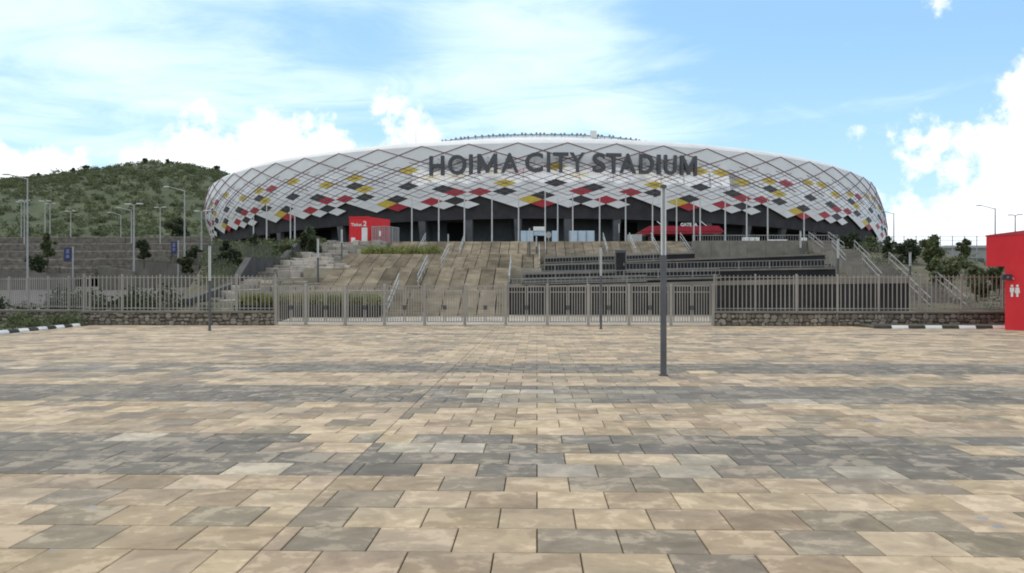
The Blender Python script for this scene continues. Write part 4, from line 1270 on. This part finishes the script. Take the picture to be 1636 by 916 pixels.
# ------------------------------------------------------------------ red toilet block at the right
def toilet_block():
    t = thing('toilet_block', (21, 38, 0), 'bright red flat-roofed toilet block at the right edge', 'building')
    dx, dy = .6, -.8; nx, ny = .8, .6              # along the face (towards the viewer) and into the block
    DU, DL = 39.8, 38.2
    pu = Vector((WX(1576, DU), DU, 0)); pl = Vector((WX(1605.5, DL), DL, 0))
    zt = WZ(378, 1576, DU); zm = WZ(426, 1576, DU)
    def at(p, a, b, z): return (p.x + dx * a + nx * b, p.y + dy * a + ny * b, z)
    def block(p, a0, a1, b1, z0, z1, z1b, nm, m):
        vs = [at(p, a0, 0, z0), at(p, a1, 0, z0), at(p, a1, b1, z0), at(p, a0, b1, z0), at(p, a0, 0, z1), at(p, a1, 0, z1b), at(p, a1, b1, z1b), at(p, a0, b1, z1)]
        return MB().add(vs, [(0, 3, 2, 1), (4, 5, 6, 7), (0, 1, 5, 4), (1, 2, 6, 5), (2, 3, 7, 6), (3, 0, 4, 7)]).build(nm, m, t)
    block(pl, 0, 7, 6, -.02, zm + .05, zm + .05, 'wall', 'red')
    q = pu - Vector((nx, ny, 0)) * .02
    block(q, 0, 9, 7, zm, zt, zt + .75, 'overhang', 'red')
    q2 = q - Vector((nx, ny, 0)) * .03
    block(q2, -.03, 9, 7.1, zt + .004, zt + .05, zt + .80, 'roof_trim', 'redpanel')
    # projecting sign at the corner of the wall
    D = DL - .1; sx = WX(1601.5, D); sz = WZ(443, 1602, D)
    s = MB().bev(sx - .06, sx + .30, D - .2, D - .1, sz - .13, sz + .12, .01).build('projecting_sign', 'blackpaint', t)
    MB().box(sx + .07, sx + .17, D - .212, D - .203, sz - .06, sz + .05).build('sign_print', 'posterprint', s)
    MB().tube((sx + .33, D - .3, sz - .1), (sx + .33, D + .1, sz + .1), .02, None, 6).build('bracket', 'galv', s)
    # white pictogram of two figures on the wall
    for k, a in enumerate((.30, .52)):
        c = at(pl, a, -.012, 0); z = CAMH - .13
        n = 12; sc = .82
        def P(u, w): return (c[0] + dx * u * sc, c[1] + dy * u * sc, z + w * sc)
        mb = MB().add([P(math.cos(2 * math.pi * i / n) * .07, .26 + math.sin(2 * math.pi * i / n) * .065) for i in range(n)], [tuple(range(n))])
        if k == 0: body = [(-.11, .17), (.11, .17), (.11, -.06), (.06, -.06), (.055, -.32), (-.055, -.32), (-.06, -.06), (-.11, -.06)]
        else: body = [(-.09, .17), (.09, .17), (.13, -.12), (.06, -.12), (.055, -.32), (-.055, -.32), (-.06, -.12), (-.13, -.12)]
        mb.add([P(*b) for b in body], [tuple(range(8))]); mb.build('pictogram_figure', 'whitepaint', t)
toilet_block()

# ------------------------------------------------------------------ terraces on the left
def terraces():
    rg = random.Random(4)
    rows = [(92, 440, 427, -60), (100, 428, 414, -60), (108, 416, 401, -60), (118, 404, 389, -60), (130, 392, 379, -60)]
    nm = ['lowest', 'second lowest', 'middle', 'second highest', 'highest']
    for k, (D, yb, yt, _) in enumerate(rows):
        xa = WX(-110, D); xb = WX([150, 228, 300, 322, 334][k], D)
        z1 = WZ(yt, 150, D); z0 = WZ(yb + 6, 150, D)
        t = thing('terrace_wall', ((xa + xb) / 2, D, z0), '%s rough stone terrace wall on the slope at the left' % nm[k], 'wall', 'terrace walls')
        x = xa
        while x < xb - .3:
            w = rg.uniform(2.4, 6.0); xe = min(x + w, xb)
            zz = z0
            hh = (z1 - z0) / 2
            for r in range(2):
                dy = rg.uniform(-.09, .09)
                MB().bev(x + .01, xe - .01, D + dy + r * .25, D + 1.5, z0 + r * hh + .015, z0 + (r + 1) * hh - .015 + (rg.uniform(-.05, .08) if r else 0), .08).build('stone_basket', 'gabion', t)
            x = xe
        MB().box(xa, xb - .1, D + 1.2, [100, 108, 118, 130, 150][k] + .2, z0, z1 - .12).build('terrace_top', 'gabionledge', t)
terraces()
struct(MB().add([(WX(-120, 50), 46, .15), (WX(250, 50), 46, .15), (WX(330, 90), 90, 2.0), (WX(-120, 90), 90, 1.9)], [(0, 1, 2, 3)]).build('road', 'asphalt'))
# flat concrete walls low on the slope, behind the fence
def low_wall(px0, px1, yt0, yt1, D, label):
    a = W(px0, yt0, D); b = W(px1, yt1, D)
    t = thing('retaining_wall', (a.x, D, 0), label, 'wall')
    n = max(2, int((b.x - a.x) / 2.5))
    for i in range(n):
        f0, f1 = i / n, (i + 1) / n
        x0, x1 = a.x + (b.x - a.x) * f0 + .01, a.x + (b.x - a.x) * f1 - .01
        za, zb_ = a.z + (b.z - a.z) * f0, a.z + (b.z - a.z) * f1
        vs = [(x0, D, 0), (x1, D, 0), (x1, D + .4, 0), (x0, D + .4, 0), (x0, D, za), (x1, D, zb_), (x1, D + .4, zb_), (x0, D + .4, za)]
        MB().add(vs, [(0, 3, 2, 1), (4, 5, 6, 7), (0, 1, 5, 4), (1, 2, 6, 5), (2, 3, 7, 6), (3, 0, 4, 7)]).build('wall_panel', 'oldconcrete', t)
low_wall(-60, 118, 432, 438, 83, 'grey concrete road wall at the far left behind the fence')
low_wall(157, 216, 425, 434, 82, 'sloping grey concrete wall beneath the middle terraces')
low_wall(217, 318, 417, 424, 88, 'longer grey concrete wall below the right navy poster')
low_wall(315, 340, 403, 403, 93, 'upright grey wall end beside the leftmost bushes of the stadium')

# navy posters
def poster(px, yt, yb, D, w, label, post_side=1):
    a = W(px, yb, D); zt = WZ(yt, px, D)
    t = thing('poster_board', (a.x, D, a.z), label, 'poster', 'navy posters')
    MB().bev(a.x - w / 2, a.x + w / 2, D, D + .06, a.z, zt, .01).build('board', 'navy', t)
    MB().box(a.x - w * .22, a.x + w * .22, D - .012, D - .004, a.z + (zt - a.z) * .58, a.z + (zt - a.z) * .88).build('print', 'posterprint', t)
    MB().box(a.x - w * .22, a.x + w * .22, D - .012, D - .004, a.z + (zt - a.z) * .25, a.z + (zt - a.z) * .48).build('print', 'posterprint', t)
    xp = a.x + w * .72
    MB().tube((xp, D, a.z - 3.2), (xp, D, zt + .1), .07).build('post', 'galv', t)
    MB().bar((a.x, D + .03, zt - .2), (xp, D + .03, zt - .2), .05, .05).build('arm', 'galv', t)
    MB().bar((a.x, D + .03, a.z + .2), (xp, D + .03, a.z + .2), .05, .05).build('arm', 'galv', t)
poster(108, 396, 418, 80, .72, 'navy poster board on a post at the left, beside the small tree')
poster(278, 386, 406, 84, .60, 'navy poster board on a post nearer the stadium')

# ------------------------------------------------------------------ trees, bushes, hill
def tree(p, h, w, label, m='leaf_dark', n=1600, leaf=.16, name='tree', cat='tree', group=None, trunk=True, seed=0, crown0=.3, bare=False):
    p = Vector(p)
    t = thing(name, p, label, cat, group)
    rg = random.Random(seed + int(abs(p.x) * 7))
    top = p.z + h; zc0 = p.z + h * crown0
    cl = []
    k = 15
    for i in range(k):
        a = rg.uniform(0, 6.28); rr = rg.uniform(.1, .85) * w / 2; zz = rg.uniform(zc0 + h * .08, top - h * .1)
        s = rg.uniform(.16, .36) * w / 2 * 1.1
        cl.append(((p.x + math.cos(a) * rr, p.y + math.sin(a) * rr, zz), (s, s, s * rg.uniform(.7, 1.1))))
    cl.append(((p.x, p.y, (zc0 + top) / 2), (w * .22, w * .22, (top - zc0) * .38)))
    cl.append(((p.x + rg.uniform(-.1, .1) * w, p.y, top - h * .1), (w * .15, w * .15, h * .12)))
    mesh_obj('crown', leaf_mesh('crown', cl, n, leaf, seed=seed + 20), m, t)
    tr = MB(); q = Vector((p.x, p.y, p.z - .4)); rad = max(.04, h * .022)
    for i in range(4):
        q2 = Vector((p.x + rg.uniform(-.06, .06) * h * .5, p.y + rg.uniform(-.05, .05) * h * .5, p.z + h * .75 * (i + 1) / 4)); tr.tube(q, q2, rad, rad * .75, 7); rad *= .75; q = q2
        if i:
            a = rg.uniform(0, 6.28); tr.tube(q, q + Vector((math.cos(a) * w * .3, math.sin(a) * w * .3, h * .15)), rad * .7, rad * .3, 5)
    tr.build('trunk', 'bark', t)
    return t
def tree_px(px, yt, yb, wpx, D, label, **kw):
    p = W(px, yb, D); k = D / F
    return tree(p, (yb - yt) * k, wpx * k, label, **kw)
LB = 'trees and bushes beside the stairs'
tree_px(497, 362, 412, 36, 84, 'dark bushy tree at the top of the planter wall', seed=1, n=2200, crown0=.12, group=LB)
tree_px(407, 372, 420, 20, 88, 'narrow dark tree beside the stadium left end', seed=2, crown0=.1, group=LB)
tree_px(360, 383, 440, 34, 74, 'dark shrub right of the light column by the left wall', seed=3, n=2200, crown0=.05, group=LB)
tree_px(372, 398, 445, 28, 70, 'lower dark shrub on the planted slope', seed=4, crown0=.05, group=LB)
tree_px(480, 384, 420, 30, 86, 'green shrub just left of the tree at the planter wall top', seed=5, m='leaf_mid', crown0=.05, group=LB)
tree_px(450, 390, 428, 42, 80, 'green shrub in the middle of the planted slope', seed=6, m='leaf_mid', n=2400, crown0=.02, group=LB)
tree_px(230, 383, 424, 24, 88, 'small upright dark tree on the terraces', seed=7, n=1800, crown0=.15)
tree_px(75, 372, 428, 30, 90, 'small uneven tree at the left of the terraces', seed=8, n=1500, crown0=.2, m='leaf_mid')
tree_px(60, 408, 432, 40, 86, 'dark shrub at the foot of the small left terrace tree', seed=9, n=1400, crown0=.0, name='bush', cat='bush')
tree_px(297, 411, 438, 24, 72, 'round dark bush behind the left fence', seed=10, n=2000, crown0=.05, name='bush', cat='bush')
tree_px(288, 348, 396, 52, 150, 'big dark tree behind the terraces', seed=11, n=3200, leaf=.28, crown0=.05)
tree_px(310, 392, 412, 30, 100, 'dark shrub below the lamp beside the big dark tree', seed=12, crown0=0, name='bush', cat='bush')
tree_px(1490, 377, 446, 42, 66, 'rounded green tree on the bank at the right', seed=13, n=3200, crown0=.18, m='leaf_mid')
tree_px(1541, 383, 424, 26, 74, 'smaller green tree right of the rounded one on the bank', seed=14, n=1800, crown0=.15, m='leaf_mid')
tree_px(1418, 379, 415, 24, 92, 'dark bush at the right foot of the stadium', seed=15, n=1500, crown0=.0, name='bush', cat='bush', group='bushes right of the stadium')
tree_px(1387, 378, 414, 46, 100, 'scrubby green bush against the stadium right end', seed=16, n=2200, crown0=.0, name='bush', cat='bush', m='leaf_mid', group='bushes right of the stadium')
tree_px(1360, 372, 405, 34, 104, 'leftmost bush by the stadium right end', seed=17, n=1800, crown0=.0, name='bush', cat='bush', group='bushes right of the stadium')
tree_px(1450, 385, 420, 40, 88, 'bush between the stadium lamp and the rounded tree', seed=18, n=1800, crown0=.0, name='bush', cat='bush', group='bushes right of the stadium')
tree_px(1520, 415, 452, 60, 56, 'bright green shrub behind the right fence', seed=19, n=2600, crown0=0, name='bush', cat='bush', m='leaf_mid', group='bushes behind the right fence', leaf=.12)
tree_px(1560, 430, 470, 60, 52, 'lower green shrub next to the bright one behind the right fence', seed=20, n=2600, crown0=0, name='bush', cat='bush', m='leaf_mid', group='bushes behind the right fence', leaf=.12)
tree_px(1596, 425, 462, 34, 50, 'green shrub under the overhang of the red building', seed=21, n=1800, crown0=0, name='bush', cat='bush', m='leaf_mid', leaf=.1)
# ornamental grasses on the left slope
def grasses():
    cl = []
    def gz(x, y): return 0.1 + 6.2 * (y - 50) / 46
    def inwedge(x, y): return x > -.385 * y
    t = thing('ornamental_grass', (-26, 60, 1), 'tall pale grasses on the slope left of the planter wall', 'grass')
    mesh_obj('blades', blade_mesh('blades', -34, -22.3, 54, 88, lambda x, y: gz(x, y) if inwedge(x, y) else -9, 12000, 1.2, .03, seed=5, lean=.6), 'leaf_sage', t, kind='stuff')
    t2 = thing('ground_shrubs', (-24, 50, 0), 'dark leafy shrubs behind the fence left of the gates', 'shrubs')
    rg = random.Random(2); c2 = []
    for i in range(40):
        x = rg.uniform(-30, -17.5); y = rg.uniform(46, 54); h = rg.uniform(.5, 1.5) * (1.15 if x < -20 else .55); c2.append(((x, y, .2 + h * .5), (rg.uniform(.5, 1.2), rg.uniform(.5, 1.0), h * .6)))
    mesh_obj('foliage', leaf_mesh('foliage', c2, 11000, .11, seed=6), 'leaf_dark', t2)
    t3 = thing('bank_scrub', (34, 70, 2), 'dry brown-green scrub on the bank right of the side stairs', 'scrub')
    c3 = []
    for i in range(90):
        x = rg.uniform(28, 56); y = rg.uniform(50, 112); z = (5.3 + 2.3 * sstep(x, 50, 45)) * sstep(y, 48, 118) - .3; h = rg.uniform(.3, .8); c3.append(((x, y, z + h * .4), (rg.uniform(.6, 1.8), rg.uniform(.6, 1.8), h)))
    mesh_obj('foliage', leaf_mesh('foliage', c3, 12000, .12, seed=7), 'leaf_sage', t3)
    t4 = thing('slope_shrubs', (-27, 70, 3), 'mixed green shrubs covering the slope below the stadium left end', 'shrubs')
    c4 = []
    for i in range(260):
        x = rg.uniform(-36, -23.5); y = rg.uniform(58, 98); h = rg.uniform(.4, 1.0)
        if not inwedge(x, y): continue
        c4.append(((x, y, gz(x, y) + h * .3), (rg.uniform(.5, 1.3), rg.uniform(.5, 1.3), h)))
    mesh_obj('foliage', leaf_mesh('foliage', c4, 26000, .13, seed=9), 'leaf_mid', t4)
grasses()
struct(MB().add([(-21.5, 50, 0.1), (-20.4, 50, .1), (-23.5, 96, 6.3), (-36.5, 96, 6.3)], [(0, 1, 2, 3)]).build('planted_slope', 'soil'))

# hill
RIDGE = [(-400, 330), (-200, 305), (0, 289), (60, 283), (130, 273), (200, 262), (240, 259), (300, 265), (345, 274), (420, 300), (520, 345), (640, 385), (760, 396)]
HY0, HY1, HY2 = 240.0, 480.0, 800.0
def ridge_z(px): return WZ(float(np.interp(px, [r[0] for r in RIDGE], [r[1] for r in RIDGE])), px, HY1)
def hill_h(x, y):
    px = 858 + F * x / HY1
    rz = ridge_z(px) - 7
    n = 3.0 * math.sin(x * .045 + y * .021) + 2.0 * math.sin(x * .021 - y * .05 + 1) + 1.2 * math.sin(x * .11 + 2) * math.sin(y * .09)
    if y <= HY1: f = sstep(y, HY0, HY1 + 30) / sstep(HY1, HY0, HY1 + 30)
    else: f = 1 - .9 * sstep(y, HY1, HY2)
    return 6.5 + rz * f + n * f * (0.35 if abs(y - HY1) < 25 else 1.0) * .5
def build_hill():
    xs = np.arange(-560, 0, 9.0); ys = np.arange(HY0, HY2 + 1, 10.0)
    vs = [(x, y, hill_h(x, y)) for y in ys for x in xs]; nx = len(xs)
    fs = [(j * nx + i, j * nx + i + 1, (j + 1) * nx + i + 1, (j + 1) * nx + i) for j in range(len(ys) - 1) for i in range(nx - 1)]
    struct(MB().add(vs, fs).build('hill', 'hillgrass', smooth=True))
    rg = random.Random(12); cl = []
    for i in range(7500):
        x = rg.uniform(-420, -90); y = 250 + 245 * rg.random() ** .8
        s = rg.uniform(.5, 1.8) * (1.0 + (rg.random() < .08) * .9)
        dens = math.sin(x * .05) * math.sin(y * .06 + x * .02) + rg.uniform(-1, 1)
        if dens < -1.0: continue
        cl.append(((x, y, hill_h(x, y) + s * .35), (s * 1.25, s * 1.25, s * .8)))
    o = mesh_obj('hillside_scrub', leaf_mesh('hillside_scrub', cl, 200000, .5, seed=13), 'scrub_leaf')
    tag(o, 'green bushes scattered over the hillside behind the terraces', 'scrub'); o['kind'] = 'stuff'
    for k, (px, hpx, lab) in enumerate([(62, 6, 'leftmost small tree on the hill ridge'), (117, 7, 'small ridge tree left of the pair on the skyline'), (138, 8, 'taller small tree of the ridge pair'), (232, 6, 'low bushy tree on the hilltop'), (268, 5, 'small tree right of the hilltop'), (346, 7, 'tree on the ridge next to the stadium')]):
        D = 478; x = WX(px, D); z = hill_h(x, D)
        tree((x, D, z - 1), hpx * D / F + 2, hpx * 1.3 * D / F, lab, m='leaf_dark', n=500, leaf=.6, name='ridge_tree', group='trees on the hill ridge', seed=40 + k)
build_hill()

# pale building and treeline far right
def far_building():
    D = 120
    a = W(1512, 397, D); b = W(1660, 395, D)
    t = thing('far_building', (a.x, D, 4), 'long pale grey building behind the trees at the right', 'building')
    MB().box(a.x, b.x + 20, D, D + 15, 3, a.z).build('wall', 'farbuilding', t)
    MB().box(a.x - .3, b.x + 20.3, D - .3, D + 15.3, a.z, a.z + .35).build('roof_edge', 'galv', t)
    for i in range(7):
        x = a.x + 1.2 + i * 2.6
        w = MB().box(x, x + 1.3, D - .06, D - .003, a.z - 2.6, a.z - 1.4).build('window', 'column', t)
        MB().box(x - .08, x + 1.38, D - .14, D - .061, a.z - 2.72, a.z - 2.61).build('sill', 'galv', w)
far_building()
def mesh_panel_fence():
    a = W(1425, 392, 112); b = W(1580, 390, 112)
    t = thing('wire_fence', (a.x, 112, 5), 'thin wire fence on the skyline right of the stadium', 'fence')
    n = 8
    for i in range(n + 1):
        x = a.x + (b.x - a.x) * i / n; MB().tube((x, 112, 4.8), (x, 112, a.z + 1.2), .05).build('post', 'galv', t)
    for h in (0, .6, 1.1): MB().tube((a.x, 112, a.z + h), (b.x, 112, a.z + h), .02, None, 5).build('wire', 'galv', t)
mesh_panel_fence()
